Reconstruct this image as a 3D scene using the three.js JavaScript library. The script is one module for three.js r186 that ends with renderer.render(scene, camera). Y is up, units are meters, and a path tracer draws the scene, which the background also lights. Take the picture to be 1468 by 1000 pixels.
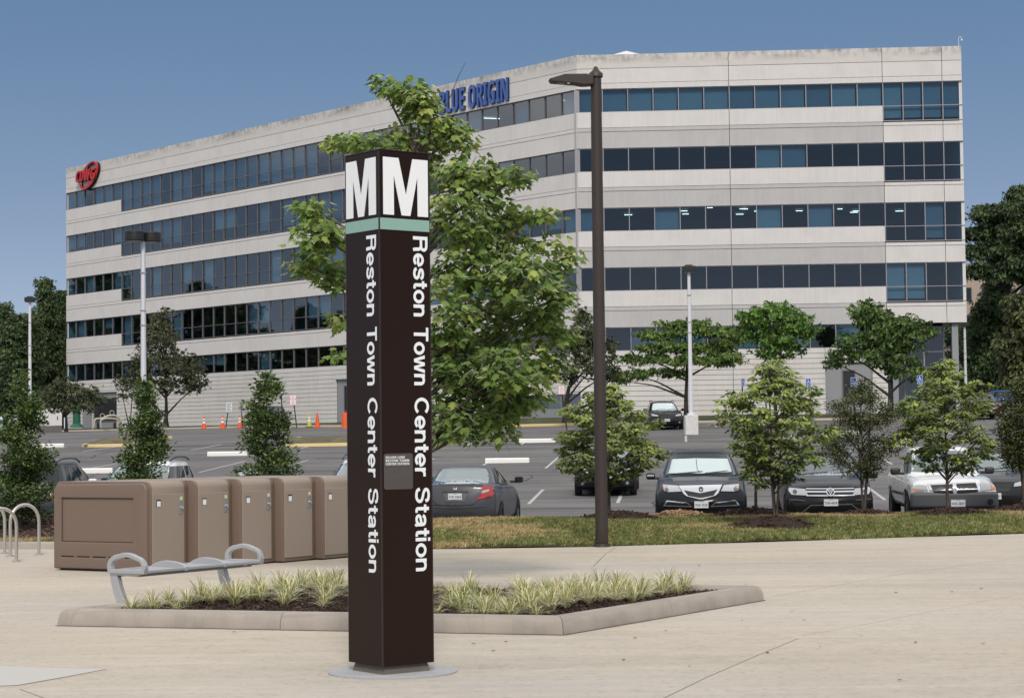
import * as THREE from 'three';
import { mergeGeometries, mergeVertices, toCreasedNormals } from 'three/addons/utils/BufferGeometryUtils.js';
import { RoundedBoxGeometry } from 'three/addons/geometries/RoundedBoxGeometry.js';
import { FontLoader } from 'three/addons/loaders/FontLoader.js';

// ---------------------------------------------------------------- camera, sky, sun, exposure
const scene = new THREE.Scene();
const EYE = 1.75, F = 2918;                       // eye height in metres, focal length in photo pixels (1468 x 1000)
const camera = new THREE.PerspectiveCamera(2 * Math.atan(500 / F) * 180 / Math.PI, 1024 / 697, 0.1, 3000);
camera.position.set(0, EYE, 0);
camera.rotation.order = 'YXZ';
camera.rotation.set(Math.atan(129 / F), 0, -0.0112);
camera.updateMatrixWorld(true); camera.updateProjectionMatrix();
const renderer = new THREE.WebGLRenderer({ antialias: true });
renderer.toneMapping = THREE.LinearToneMapping;
renderer.toneMappingExposure = 1.5;
renderer.shadowMap.enabled = true;

const SUN = new THREE.Vector3(0.05, 0.66, 0.70).normalize();
const sun = new THREE.DirectionalLight(0xfff6ec, 1.5);
sun.position.copy(SUN).multiplyScalar(150); sun.target.position.set(0, 0, -80); sun.position.add(sun.target.position);
sun.shadow.radius = 20; sun.castShadow = true; sun.shadow.mapSize.set(2048, 2048);
Object.assign(sun.shadow.camera, { left: -120, right: 120, top: 120, bottom: -120, near: 1, far: 500 });
sun.name = 'sun'; scene.add(sun); scene.add(sun.target); sun.target.name = 'sun_target';

// ---------------------------------------------------------------- random numbers and noise
function rng(seed) { let s = seed >>> 0; return () => { s = (s + 0x6d2b79f5) | 0; let t = Math.imul(s ^ (s >>> 15), 1 | s); t = (t + Math.imul(t ^ (t >>> 7), 61 | t)) ^ t; return ((t ^ (t >>> 14)) >>> 0) / 4294967296; }; }
const lerp = (a, b, t) => a + (b - a) * t, clamp = (x, a = 0, b = 1) => Math.min(b, Math.max(a, x));
const sstep = (a, b, x) => { const t = clamp((x - a) / (b - a)); return t * t * (3 - 2 * t); };
function hash(x, y, s) { let h = Math.imul(x, 374761393) ^ Math.imul(y, 668265263) ^ Math.imul(s, 1274126177); h = Math.imul(h ^ (h >>> 13), 1274126177); return ((h ^ (h >>> 16)) >>> 0) / 4294967296; }
function vnoise(x, y, px, py, s) {
  const ix = Math.floor(x), iy = Math.floor(y), fx = x - ix, fy = y - iy, u = fx * fx * (3 - 2 * fx), v = fy * fy * (3 - 2 * fy);
  const m = (a, p) => ((a % p) + p) % p, x0 = m(ix, px), x1 = m(ix + 1, px), y0 = m(iy, py), y1 = m(iy + 1, py);
  return lerp(lerp(hash(x0, y0, s), hash(x1, y0, s), u), lerp(hash(x0, y1, s), hash(x1, y1, s), u), v);
}
function fbm(u, v, px, py, oct, s) { let a = 0.5, t = 0, n = 0; for (let i = 0; i < oct; i++) { t += a * vnoise(u * px, v * py, px, py, s + i * 17); n += a; a *= 0.5; px *= 2; py *= 2; } return t / n; }

// ---------------------------------------------------------------- the sky: hazy broken cloud all round, a blue opening to the north
{
  const W = 1024, H = 512, data = new Float32Array(W * H * 4);
  const north = new THREE.Vector3(0.05, 0.1, -1).normalize();
  for (let j = 0; j < H; j++) for (let i = 0; i < W; i++) {
    const el = ((j + 0.5) / H - 0.5) * Math.PI, az = ((i + 0.5) / W - 0.5) * 2 * Math.PI;
    const y = Math.sin(el), x = Math.cos(az) * Math.cos(el), z = Math.sin(az) * Math.cos(el), o = (j * W + i) * 4;
    const e = Math.max(0, el) * 180 / Math.PI, haze = Math.exp(-e / 5.2), low = Math.exp(-e / 30);
    const low2 = Math.exp(-e / 26);
    let r = lerp(0.050, 0.062, low2) + 0.36 * haze, g = lerp(0.110, 0.134, low2) + 0.355 * haze, b = lerp(0.215, 0.25, low2) + 0.33 * haze;
    // thin broken cloud, plentiful overhead and to the south
    const k = 1 / (Math.max(y, 0) + 0.25), cx = x * k, cz = z * k;
    const n = fbm(cx * 0.11 + 0.5, cz * 0.11 + 0.5, 12, 12, 6, 91);
    const away = Math.acos(clamp(x * north.x + y * north.y + z * north.z, -1, 1)) * 180 / Math.PI;
    const cover = Math.max(lerp(0.02, 0.82, sstep(14, 24, away)) * sstep(11, 20, e), 0.44 * sstep(38, 60, away));
    const c = sstep(1 - cover - 0.16 * sstep(16, 26, e), 1 - cover + 0.16, n) * 0.95 * Math.max(sstep(11, 18, e), sstep(36, 50, away));
    const thick = sstep(1 - cover, 1 - cover + 0.35, n), w = lerp(0.86, 0.62, thick);
    r = lerp(r, w * 0.98, c); g = lerp(g, w * 0.99, c); b = lerp(b, w * 1.015, c);
    if (el < 0) { r = 0.30; g = 0.29; b = 0.27; }
    data[o] = r; data[o + 1] = g; data[o + 2] = b; data[o + 3] = 1;
  }
  const t = new THREE.DataTexture(data, W, H, THREE.RGBAFormat, THREE.FloatType);
  t.mapping = THREE.EquirectangularReflectionMapping; t.magFilter = t.minFilter = THREE.LinearFilter; t.needsUpdate = true;
  scene.background = t; scene.environment = t;
}

// ---------------------------------------------------------------- where a point of the photograph lies at a known distance
function ray(px, py) { const v = new THREE.Vector3(px / 734 - 1, 1 - py / 500, 0.5).unproject(camera).sub(camera.position); return v.multiplyScalar(-1 / v.z); }
const at = (px, py, d) => ray(px, py).multiplyScalar(d).add(camera.position);
const floorAt = (px, py, y = 0) => { const r = ray(px, py); return r.multiplyScalar((y - EYE) / r.y).add(camera.position); };
const xAt = (px, d) => at(px, 629 + (734 - px) * 0.0112, d).x;

// ---------------------------------------------------------------- names, things and parts
const used = new Map();
function numbered(name) { const n = used.get(name) ?? 0; used.set(name, n + 1); return n ? name + '_' + String(n).padStart(3, '0') : name; }
function tag(o, label, category, group, kind) { if (label) o.userData.label = label; if (category) o.userData.category = category; if (group) o.userData.group = group; if (kind) o.userData.kind = kind; return o; }
function thing(name, label, category, p = [0, 0, 0], turn = 0, group) { const o = new THREE.Group(); o.name = numbered(name); o.position.set(...p); o.rotation.y = turn; scene.add(o); return tag(o, label, category, group); }
function part(parent, name, geo, mat, label) { const m = new THREE.Mesh(geo, mat); m.name = name; m.castShadow = m.receiveShadow = true; parent.add(m); if (label) m.userData.label = label; return m; }
function setting(name, geo, mat, label) { const m = new THREE.Mesh(geo, mat); m.name = numbered(name); m.castShadow = m.receiveShadow = true; m.userData.kind = 'structure'; if (label) m.userData.label = label; scene.add(m); return m; }
function solo(name, geo, mat, label, category, group, kind) { const m = new THREE.Mesh(geo, mat); m.name = numbered(name); m.castShadow = m.receiveShadow = true; scene.add(m); return tag(m, label, category, group, kind); }
function copyOf(o, p, turn, label, group) { const c = o.clone(); c.name = numbered(o.name.replace(/_\d{3}$/, '')); c.position.set(...p); if (turn !== undefined) c.rotation.y = turn; if (label) c.userData.label = label; if (group) c.userData.group = group; scene.add(c); return c; }

// ---------------------------------------------------------------- geometry helpers
const V3 = (x, y, z) => new THREE.Vector3(x, y, z);
function prep(g) { g = g.index ? g.toNonIndexed() : g; for (const k of Object.keys(g.attributes)) if (!['position', 'normal', 'uv'].includes(k)) g.deleteAttribute(k); if (!g.attributes.uv) g.setAttribute('uv', new THREE.BufferAttribute(new Float32Array(g.attributes.position.count * 2), 2)); if (!g.attributes.normal) g.computeVertexNormals(); g.morphAttributes = {}; g.groups = []; return g; }
const merge = (list) => list.length === 1 ? prep(list[0]) : mergeGeometries(list.map(prep));
function box(w, h, d, x = 0, y = 0, z = 0, ry = 0) { const g = new THREE.BoxGeometry(w, h, d); if (ry) g.rotateY(ry); return g.translate(x, y, z); }
function rbox(w, h, d, r, x = 0, y = 0, z = 0, seg = 2) { return new RoundedBoxGeometry(w, h, d, seg, Math.min(r, w / 2.01, h / 2.01, d / 2.01)).translate(x, y, z); }
function cyl(r0, r1, h, x = 0, y = 0, z = 0, seg = 20, open = false) { return new THREE.CylinderGeometry(r1, r0, h, seg, 1, open).translate(x, y + h / 2, z); }
function tube(pts, r, seg = 24, rad = 8, closed = false) { return new THREE.TubeGeometry(new THREE.CatmullRomCurve3(pts.map((p) => p.isVector3 ? p : V3(...p)), closed, 'centripetal'), seg, r, rad, closed); }
function rod(a, b, r0, r1 = r0, seg = 8) { a = a.isVector3 ? a : V3(...a); b = b.isVector3 ? b : V3(...b); const d = b.clone().sub(a), g = new THREE.CylinderGeometry(r1, r0, d.length(), seg, 1); g.translate(0, d.length() / 2, 0); g.applyQuaternion(new THREE.Quaternion().setFromUnitVectors(V3(0, 1, 0), d.normalize())); return g.translate(a.x, a.y, a.z); }
function lathe(list, seg = 28) { return new THREE.LatheGeometry(list.map((p) => new THREE.Vector2(p[0], p[1])), seg); }
// uv in metres from position, by the face's main direction
function metric(g, s = 1, ou = 0, ov = 0) { g = prep(g); const p = g.attributes.position, n = g.attributes.normal, uv = g.attributes.uv; for (let i = 0; i < p.count; i++) { const ax = Math.abs(n.getX(i)), ay = Math.abs(n.getY(i)), az = Math.abs(n.getZ(i)); if (ay >= ax && ay >= az) uv.setXY(i, (p.getX(i) + ou) / s, (-p.getZ(i) + ov) / s); else if (az >= ax) uv.setXY(i, (p.getX(i) + ou) / s, (p.getY(i) + ov) / s); else uv.setXY(i, (p.getZ(i) + ou) / s, (p.getY(i) + ov) / s); } return g; }
// a surface over x and depth (depth counts forwards from the camera)
function sheet(xs, ds, f, uvScale = 1, skip) {
  const pos = [], uv = [], idx = [], nx = xs.length;
  for (const d of ds) for (const x of xs) { pos.push(x, f(x, d), -d); uv.push(x / uvScale, d / uvScale); }
  for (let j = 0; j < ds.length - 1; j++) for (let i = 0; i < nx - 1; i++) { if (skip && skip((xs[i] + xs[i + 1]) / 2, (ds[j] + ds[j + 1]) / 2)) continue; const a = j * nx + i; idx.push(a, a + 1, a + nx + 1, a, a + nx + 1, a + nx); }
  const g = new THREE.BufferGeometry(); g.setAttribute('position', new THREE.Float32BufferAttribute(pos, 3)); g.setAttribute('uv', new THREE.Float32BufferAttribute(uv, 2)); g.setIndex(idx); g.computeVertexNormals(); return g;
}
const span = (a, b, n) => Array.from({ length: n + 1 }, (_, i) => lerp(a, b, i / n));
function ribbon(points, w, f) {   // flat strip along points [x, d], lying on height f
  const pos = [], uv = [], idx = []; let run = 0;
  points.forEach((p, i) => { const a = points[Math.max(0, i - 1)], b = points[Math.min(points.length - 1, i + 1)]; let tx = b[0] - a[0], td = b[1] - a[1]; const l = Math.hypot(tx, td) || 1; tx /= l; td /= l; const ww = (p[2] ?? w) / 2; if (i) run += Math.hypot(p[0] - points[i - 1][0], p[1] - points[i - 1][1]);
    for (const s of [-1, 1]) { const x = p[0] + s * td * ww, d = p[1] - s * tx * ww; pos.push(x, f(x, d), -d); uv.push(s * ww, run); } });
  for (let i = 0; i < points.length - 1; i++) { const a = i * 2; idx.push(a, a + 1, a + 3, a, a + 3, a + 2); }
  const g = new THREE.BufferGeometry(); g.setAttribute('position', new THREE.Float32BufferAttribute(pos, 3)); g.setAttribute('uv', new THREE.Float32BufferAttribute(uv, 2)); g.setIndex(idx); g.computeVertexNormals(); return g;
}

// ---------------------------------------------------------------- textures and materials
function tex(w, h, f, srgb, rx = 1, ry = rx) {   // f(u, v) -> [r, g, b] (0..1, linear unless srgb) or a number
  const d = new Uint8Array(w * h * 4);
  for (let j = 0; j < h; j++) for (let i = 0; i < w; i++) { const c = f(i / w, j / h), o = (j * w + i) * 4; if (typeof c === 'number') d[o] = d[o + 1] = d[o + 2] = clamp(c) * 255; else for (let k = 0; k < 3; k++) { const x = clamp(c[k]); d[o + k] = 255 * (srgb ? (x <= 0.0031308 ? x * 12.92 : 1.055 * Math.pow(x, 1 / 2.4) - 0.055) : x); } d[o + 3] = 255; }
  const t = new THREE.DataTexture(d, w, h); t.wrapS = t.wrapT = THREE.RepeatWrapping; t.magFilter = THREE.LinearFilter; t.minFilter = THREE.LinearMipmapLinearFilter; t.generateMipmaps = true; if (srgb) t.colorSpace = THREE.SRGBColorSpace; t.repeat.set(rx, ry); t.needsUpdate = true; return t;
}
const again = (t, rx, ry = rx) => { const c = t.clone(); c.repeat.set(rx, ry); c.needsUpdate = true; return c; };
function mat(r, g, b, rough = 0.7, extra = {}) { const phys = ['clearcoat', 'transmission', 'sheen', 'ior', 'specularIntensity'].some((k) => k in extra); const m = new (phys ? THREE.MeshPhysicalMaterial : THREE.MeshStandardMaterial)({ roughness: rough, metalness: 0, ...extra }); m.color.setRGB(r, g, b); return m; }

const grainTex = tex(512, 512, (u, v) => 0.35 + 0.3 * fbm(u, v, 32, 32, 4, 5) + 0.35 * hash(Math.floor(u * 512), Math.floor(v * 512), 3));
const softTex = tex(512, 512, (u, v) => fbm(u, v, 6, 6, 6, 12));
const mildTex = tex(512, 512, (u, v) => 0.80 + 0.32 * (fbm(u, v, 6, 6, 6, 12) - 0.35) + 0.06 * (hash(Math.floor(u * 512), Math.floor(v * 512), 9) - 0.5));
const curbTex = tex(512, 512, (u, v) => 0.78 + 0.45 * (fbm(u, v, 4, 4, 6, 14) - 0.4) + 0.16 * (hash(Math.floor(u * 512), Math.floor(v * 512), 19) - 0.5) - 0.05 * sstep(0.58, 0.72, fbm(u, v, 14, 3, 4, 29)));
// broom-finished plaza concrete, 28 m square: warm, blotchy, streaked along x, with tyre and water marks
const plazaTex = tex(2048, 2048, (u, v) => {
  const n = fbm(u, v, 9, 9, 5, 21), st = fbm(u, v, 10, 220, 3, 33), st2 = fbm(u, v, 3, 46, 4, 37), sp = hash(Math.floor(u * 2048), Math.floor(v * 2048), 8), g = fbm(u, v, 160, 160, 2, 40);
  const k = 0.80 + 0.22 * n + 0.13 * (st - 0.5) + 0.12 * (st2 - 0.5) + 0.09 * (sp - 0.5) + 0.09 * (g - 0.5) - 0.10 * sstep(0.70, 0.80, vnoise(u * 700, v * 700, 700, 700, 91)) - 0.05 * sstep(0.60, 0.74, fbm(u, v, 5, 26, 4, 77));
  const warm = fbm(u, v, 4, 12, 3, 55) - 0.5;
  return [0.50 * k * (1 + 0.07 * warm), 0.445 * k, 0.368 * k * (1 - 0.16 * warm)];
}, true, 1);
const facadeTex = tex(1024, 1024, (u, v) => {   // 8 m square
  const n = fbm(u, v, 8, 8, 5, 61), st = fbm(u, v, 90, 5, 3, 63), sp = hash(Math.floor(u * 1024), Math.floor(v * 1024), 6);
  const k = 0.88 + 0.14 * n + 0.10 * (st - 0.5) + 0.06 * (sp - 0.5); return [k, k * 0.995, k * 0.987];
}, true, 1 / 8);
const parapetTex = tex(1024, 256, (u, v) => {   // 30 m by 0.93 m: dirt running down from the coping
  const run = fbm(u, v, 150, 2, 4, 71), big = fbm(u, v, 12, 2, 4, 73), n = fbm(u, v, 60, 6, 3, 74), stain = clamp(sstep(0.15, 1, v) * (0.35 * sstep(0.35, 0.75, run) + 0.42 * sstep(0.45, 0.75, big)) + 0.10 * n);
  const k = 0.97 - stain * 0.85; return [k, k * 0.985, k * 0.96];
}, true);
const asphaltTex = tex(1024, 1024, (u, v) => {   // 24 m square
  const n = fbm(u, v, 6, 14, 5, 81), f = hash(Math.floor(u * 1024), Math.floor(v * 1024), 2), st = fbm(u, v, 3, 40, 4, 84), pt = fbm(u, v, 3, 5, 2, 88), k = 0.72 + 0.42 * n + 0.34 * (f - 0.5) + 0.62 * (st - 0.5) + 0.12 * sstep(0.5, 0.56, pt); return [0.124 * k, 0.118 * k, 0.1155 * k];
}, true, 1);
const M = {
  plaza: mat(1, 1, 1, 0.85, { map: again(plazaTex, 1 / 28), bumpMap: again(grainTex, 1 / 0.9), bumpScale: 0.002 }),
  joint: mat(0.07, 0.06, 0.05, 0.95),
  curb: mat(0.40, 0.357, 0.31, 0.88, { map: again(curbTex, 1 / 1.6), bumpMap: again(grainTex, 2), bumpScale: 0.003 }),
  asphalt: mat(1, 1, 1, 0.88, { map: again(asphaltTex, 1 / 24), bumpMap: again(grainTex, 0.6), bumpScale: 0.005 }),
  tar: mat(0.022, 0.022, 0.023, 0.6), paint: mat(0.40, 0.40, 0.385, 0.7), stop: mat(0.74, 0.73, 0.70, 0.7), yellow: mat(0.62, 0.47, 0.22, 0.8),
  precast: mat(0.68, 0.662, 0.645, 0.8, { map: facadeTex }),
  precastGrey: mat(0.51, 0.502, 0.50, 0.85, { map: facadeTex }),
  parapet: mat(0.66, 0.64, 0.62, 0.85, { map: again(parapetTex, 1 / 30, 1 / 0.93) }),
  gap: mat(0.11, 0.105, 0.10, 0.9),
  mullion: mat(0.17, 0.165, 0.18, 0.45, { metalness: 0.3 }), mullionLight: mat(0.34, 0.33, 0.35, 0.4, { metalness: 0.4 }),
  greyMetal: mat(0.27, 0.28, 0.30, 0.55), louver: mat(0.035, 0.036, 0.04, 0.5),
  darkGround: mat(0.05, 0.045, 0.04, 0.95),
};
// ================================================================ ground
const EDGE = [[-60, 36.5], [-14, 34.9], [-8, 34.15], [-1.2, 32.75], [1.4, 32.95], [4.3, 33.9], [9, 35.7], [14, 37.3], [22, 39.2], [60, 44]];
function edgeD(x) { for (let i = 0; i < EDGE.length - 1; i++) if (x <= EDGE[i + 1][0]) return lerp(EDGE[i][1], EDGE[i + 1][1], clamp((x - EDGE[i][0]) / (EDGE[i + 1][0] - EDGE[i][0]))); return 44; }
const KERB = (x) => Math.max(41.2 + 0.02 * x, edgeD(x) + 0.6);
function lotY(x, d) {
  const k = [[0, -0.25], [44, -0.25], [58, -0.18], [113, 2.15], [120, 2.42], [150, 3.0], [230, 3.5], [3000, 3.6]];
  let y = 3.6; for (let i = 0; i < k.length - 1; i++) if (d <= k[i + 1][0]) { y = lerp(k[i][1], k[i + 1][1], (d - k[i][0]) / (k[i + 1][0] - k[i][0])); break; }
  return y + 0.01 * clamp(x, -45, 45) * sstep(70, 120, d);
}
{
  const far = [-1500, -700, -300, -150, -80, -40, 0, 40, 80, 150, 300, 700, 1500];
  setting('ground', sheet(far, [-200, 0, 30, 44, 58, 75, 113, 120, 150, 230, 500, 1200, 2400], (x, d) => d < 44 ? -0.6 : lotY(x, d) - 0.12, 4), mat(0.07, 0.085, 0.03, 0.95, { map: again(softTex, 0.2) }));
}
// plaza slabs with real joint slots over a dark bed
{
  const shape = new THREE.Shape(); shape.moveTo(-45, -18); shape.lineTo(45, -18); shape.lineTo(45, 42); for (const [x, d] of [...EDGE].reverse().filter((p) => Math.abs(p[0]) < 45)) shape.lineTo(x, d); shape.lineTo(-45, 36);
  const slot = (pts, w) => { const r = [], l = []; pts.forEach((p, i) => { const a = pts[Math.max(0, i - 1)], b = pts[Math.min(pts.length - 1, i + 1)]; let tx = b.x - a.x, td = -(b.z - a.z); const n = Math.hypot(tx, td); tx /= n; td /= n; r.push(new THREE.Vector2(p.x + td * w / 2, -p.z - tx * w / 2)); l.unshift(new THREE.Vector2(p.x - td * w / 2, -p.z + tx * w / 2)); }); const h = new THREE.Path(); h.setFromPoints([...r, ...l]); shape.holes.push(h); };
  const P = (list) => list.map(([x, y]) => floorAt(x, y));
  slot(P([[940, 1006], [1012, 971], [1086, 939], [1145, 914.5]]), 0.014);
  slot(P([[1149, 911], [1248, 893], [1330, 877], [1414, 861], [1520, 842]]), 0.009);
  slot(P([[1095, 857], [1175, 843], [1252, 829], [1329, 817], [1441, 802], [1540, 789]]), 0.012);
  slot(P([[832, 909], [900, 911], [1000, 913], [1138, 914.3]]), 0.010);
  slot(P([[640, 970], [800, 969], [1006, 971]]), 0.006);
  slot(P([[-20, 952], [60, 956], [158, 958]]), 0.006);
  slot(P([[161, 960], [90, 972], [25, 983]]), 0.009);
  slot(P([[-20, 985.5], [22, 985]]), 0.014);
  slot(P([[27, 987], [60, 999], [90, 1012]]), 0.016);
  slot(P([[882, 785], [868, 794], [850, 812]]), 0.012);
  slot(P([[640, 787.5], [700, 787], [820, 786]]), 0.012);
  const g = new THREE.ExtrudeGeometry(shape, { depth: 0.03, bevelEnabled: false, curveSegments: 1 }); g.rotateX(-Math.PI / 2); g.translate(0, -0.03, 0);
  setting('plaza', metric(g), M.plaza);
  setting('slab_bed', sheet([-60, 60], [-20, 45], () => -0.03 - 0.004, 4), M.joint);
  // the slab at the lower left is a newer, greyer pour
  const s2 = new THREE.Shape(P([[-30, 953.5], [60, 957], [154, 959], [90, 971], [24, 982.5], [-30, 984.5]]).map((p) => new THREE.Vector2(p.x, -p.z)));
  const g2 = new THREE.ShapeGeometry(s2); g2.rotateX(-Math.PI / 2); g2.translate(0, 0.004, 0);
  setting('slab', metric(g2), mat(0.475, 0.46, 0.435, 0.85, { bumpMap: again(grainTex, 1), bumpScale: 0.002 }));
  // scattered leaves and grit
  const rr = rng(5), bits = []; for (let i = 0; i < 46; i++) { const p = floorAt(300 + rr() * 1160, 790 + rr() * 190); if (Math.abs(p.x) > 12) continue; const g = new THREE.PlaneGeometry(0.02 + rr() * 0.03, 0.015 + rr() * 0.02); g.rotateX(-Math.PI / 2 + (rr() - 0.5) * 0.8); g.rotateY(rr() * 6); bits.push(g.translate(p.x, 0.012, p.z)); }
  tag(solo('leaf_litter', merge(bits), mat(0.10, 0.06, 0.03, 0.9)), 'dry leaves and grit scattered on the concrete plaza', 'litter', null, 'stuff');
}
// asphalt lot
setting('parking_lot', sheet(span(-130, 110, 60), [...span(36, 58, 6), ...span(60, 125, 40), ...span(130, 240, 14)], lotY, 1), M.asphalt);
// stall lines, tar seams
const LS = Math.tan(4.8 * Math.PI / 180);   // the stall lines run 4.8 degrees off the view
{
  const row = (d0, d1, xa, xb, step, w = 0.11) => { const list = []; for (let x = xa; x < xb; x += step) list.push(ribbon(span(0, 1, 6).map((t) => [x + (d0 + (d1 - d0) * t - 82) * LS, lerp(d0, d1, t)]), w, (x, d) => lotY(x, d) + 0.006)); return list; };
  const lines = [...row(44.2, 49.4, -40, 40, 2.62), ...row(59, 65.2, -41.5, 45, 2.58), ...row(77, 85.2, -42.9, 40, 2.62), ...row(97, 103.5, -42.8, 30, 2.62), ...row(114, 119.5, 6, 45, 2.7)];
  tag(setting('stall_lines', merge(lines), M.paint));
  const rr = rng(77), tar = [];
  for (let i = 0; i < 170; i++) { const d = 47 + Math.pow(rr(), 0.8) * 75, x0 = -45 + rr() * 80, len = 3 + rr() * 20, pts = []; let dd = d, w = 0.035 + 0.13 * rr() * d / 80; for (let x = 0; x <= len; x += 0.7) { dd += (rr() - 0.5) * 0.26 + Math.sin(x * 0.4 + i) * 0.04; pts.push([x0 + x, dd, w * (0.5 + rr())]); } tar.push(ribbon(pts, w, (x, d) => lotY(x, d) + 0.004)); }
  for (let i = 0; i < 26; i++) { const x0 = -25 + rr() * 50, d0 = 50 + rr() * 55, len = 2 + rr() * 7, pts = []; let xx = x0; for (let d = 0; d <= len; d += 0.5) { xx += (rr() - 0.5) * 0.3; pts.push([xx, d0 + d, 0.05 + rr() * 0.05]); } tar.push(ribbon(pts, 0.06, (x, d) => lotY(x, d) + 0.0045)); }
  tag(setting('tar_seams', merge(tar), M.tar));
}
function kerb(name, pts, yf, h, w, material, label) {   // a rounded kerb along [x, d] points
  const prof = [[-w / 2, -0.15], [-w / 2, h - 0.03], [-w / 2 + 0.03, h], [w / 2 - 0.03, h], [w / 2, h - 0.03], [w / 2, -0.15]], pos = [], uv = [], idx = []; let run = 0;
  pts.forEach((p, i) => { const a = pts[Math.max(0, i - 1)], b = pts[Math.min(pts.length - 1, i + 1)]; let tx = b[0] - a[0], td = b[1] - a[1]; const l = Math.hypot(tx, td) || 1; tx /= l; td /= l; if (i) run += Math.hypot(p[0] - pts[i - 1][0], p[1] - pts[i - 1][1]); let v = 0; prof.forEach((q, k) => { pos.push(p[0] + td * q[0], yf(p[0], p[1]) + q[1], -(p[1] - tx * q[0])); if (k) v += Math.hypot(q[0] - prof[k - 1][0], q[1] - prof[k - 1][1]); uv.push(run, v); }); });
  const n = prof.length; for (let i = 0; i < pts.length - 1; i++) for (let k = 0; k < n - 1; k++) { const a = i * n + k; idx.push(a, a + 1, a + n + 1, a, a + n + 1, a + n); }
  const g = new THREE.BufferGeometry(); g.setAttribute('position', new THREE.Float32BufferAttribute(pos, 3)); g.setAttribute('uv', new THREE.Float32BufferAttribute(uv, 2)); g.setIndex(idx); return setting(name, toCreasedNormals(g, 0.9), material, label);
}
kerb('lot_kerb', span(-50, 50, 60).map((x) => [x, KERB(x)]), () => -0.07, 0.12, 0.16, M.curb);
kerb('bed_kerb', span(-40, -3.2, 30).map((x) => [x, edgeD(x) + 0.09]), () => 0, 0.12, 0.18, M.curb);
// the lawn strip between plaza and lot
const lawnY = (x, d) => { const e = edgeD(x), t = clamp((d - e) / (KERB(x) - e)); return (x < -3.2 ? 0.09 : 0.006) + 0.17 * sstep(0.0, 0.7, t) - 0.09 * sstep(0.75, 1, t) + 0.02 * Math.sin(x * 1.3 + d); };
{
  const xs = span(-48, 48, 200), ts = span(0, 1, 14), pos = [], uv = [], idx = [];
  for (const t of ts) for (const x of xs) { const a = edgeD(x) + (x < -3.2 ? 0.17 : -0.05), d = lerp(a, KERB(x) - 0.07, t); pos.push(x, lawnY(x, d), -d); uv.push(x, d); }
  for (let j = 0; j < ts.length - 1; j++) for (let i = 0; i < xs.length - 1; i++) { const a = j * xs.length + i; idx.push(a, a + 1, a + xs.length + 1, a, a + xs.length + 1, a + xs.length); }
  const g = new THREE.BufferGeometry(); g.setAttribute('position', new THREE.Float32BufferAttribute(pos, 3)); g.setAttribute('uv', new THREE.Float32BufferAttribute(uv, 2)); g.setIndex(idx); g.computeVertexNormals();
  setting('lawn_strip', g, mat(0.13, 0.12, 0.05, 0.95, { map: again(softTex, 0.5) }));
}
// ================================================================ the office building
const BASE = 3.15, ROOF = 27.3, STOREY = 3.985;
const CORNER = at(826, 76, 135), LEFTEND = at(94.5, 243, 188.3);
const RIGHTEND = at(1378, 62, 133.2);
const bld = thing('office_building', 'six storey pale concrete office building with long ribbon windows and a bent front', 'office building', [CORNER.x, BASE, CORNER.z]);
const facadeFrame = (A, B) => { const e = V3(B.x - A.x, 0, B.z - A.z), len = e.length(); e.normalize(); const n = V3(-e.z, 0, e.x); return { len, e, n, turn: Math.atan2(-e.z, e.x), p: (u, y, w) => V3(A.x + e.x * u + n.x * w - CORNER.x, y - BASE, A.z + e.z * u + n.z * w - CORNER.z) }; };
const FL = facadeFrame(LEFTEND, CORNER), FR = facadeFrame(CORNER, RIGHTEND);
const put = (o, f, u, y, w) => { o.position.copy(f.p(u, y, w)); o.rotation.y = f.turn; return o; };
const onF = (g, f, u, y, w) => { g.rotateY(f.turn); const p = f.p(u, y, w); return g.translate(p.x, p.y, p.z); };
const BAYL = FL.len / 42, ENDW = 5.2, BAYR = (FR.len - ENDW) / 12, BAYE = ENDW / 4;
// heights below the roof line
const rowTop = (i) => ROOF - 2.30 - STOREY * i, WH = 1.57, LH = 1.0;
const rb = rng(404);
const glassMat = new THREE.MeshPhysicalMaterial({ roughness: 0.02, transmission: 1, thickness: 0, ior: 1.6, side: THREE.DoubleSide }); glassMat.color.setRGB(0.29, 0.46, 0.575);
const glassRight = glassMat.clone(); glassRight.ior = 1.95; glassMat.ior = 2.333;
const blindMats = [mat(0.55, 0.54, 0.53, 0.8), mat(0.44, 0.44, 0.45, 0.8), mat(0.34, 0.34, 0.36, 0.8)];
const tubeLight = mat(1, 1, 1, 0.5, { emissive: new THREE.Color(1, 0.93, 0.8), emissiveIntensity: 3.2 });
const geoCache = new Map();
const cached = (key, make) => { if (!geoCache.has(key)) geoCache.set(key, make()); return geoCache.get(key); };
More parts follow.
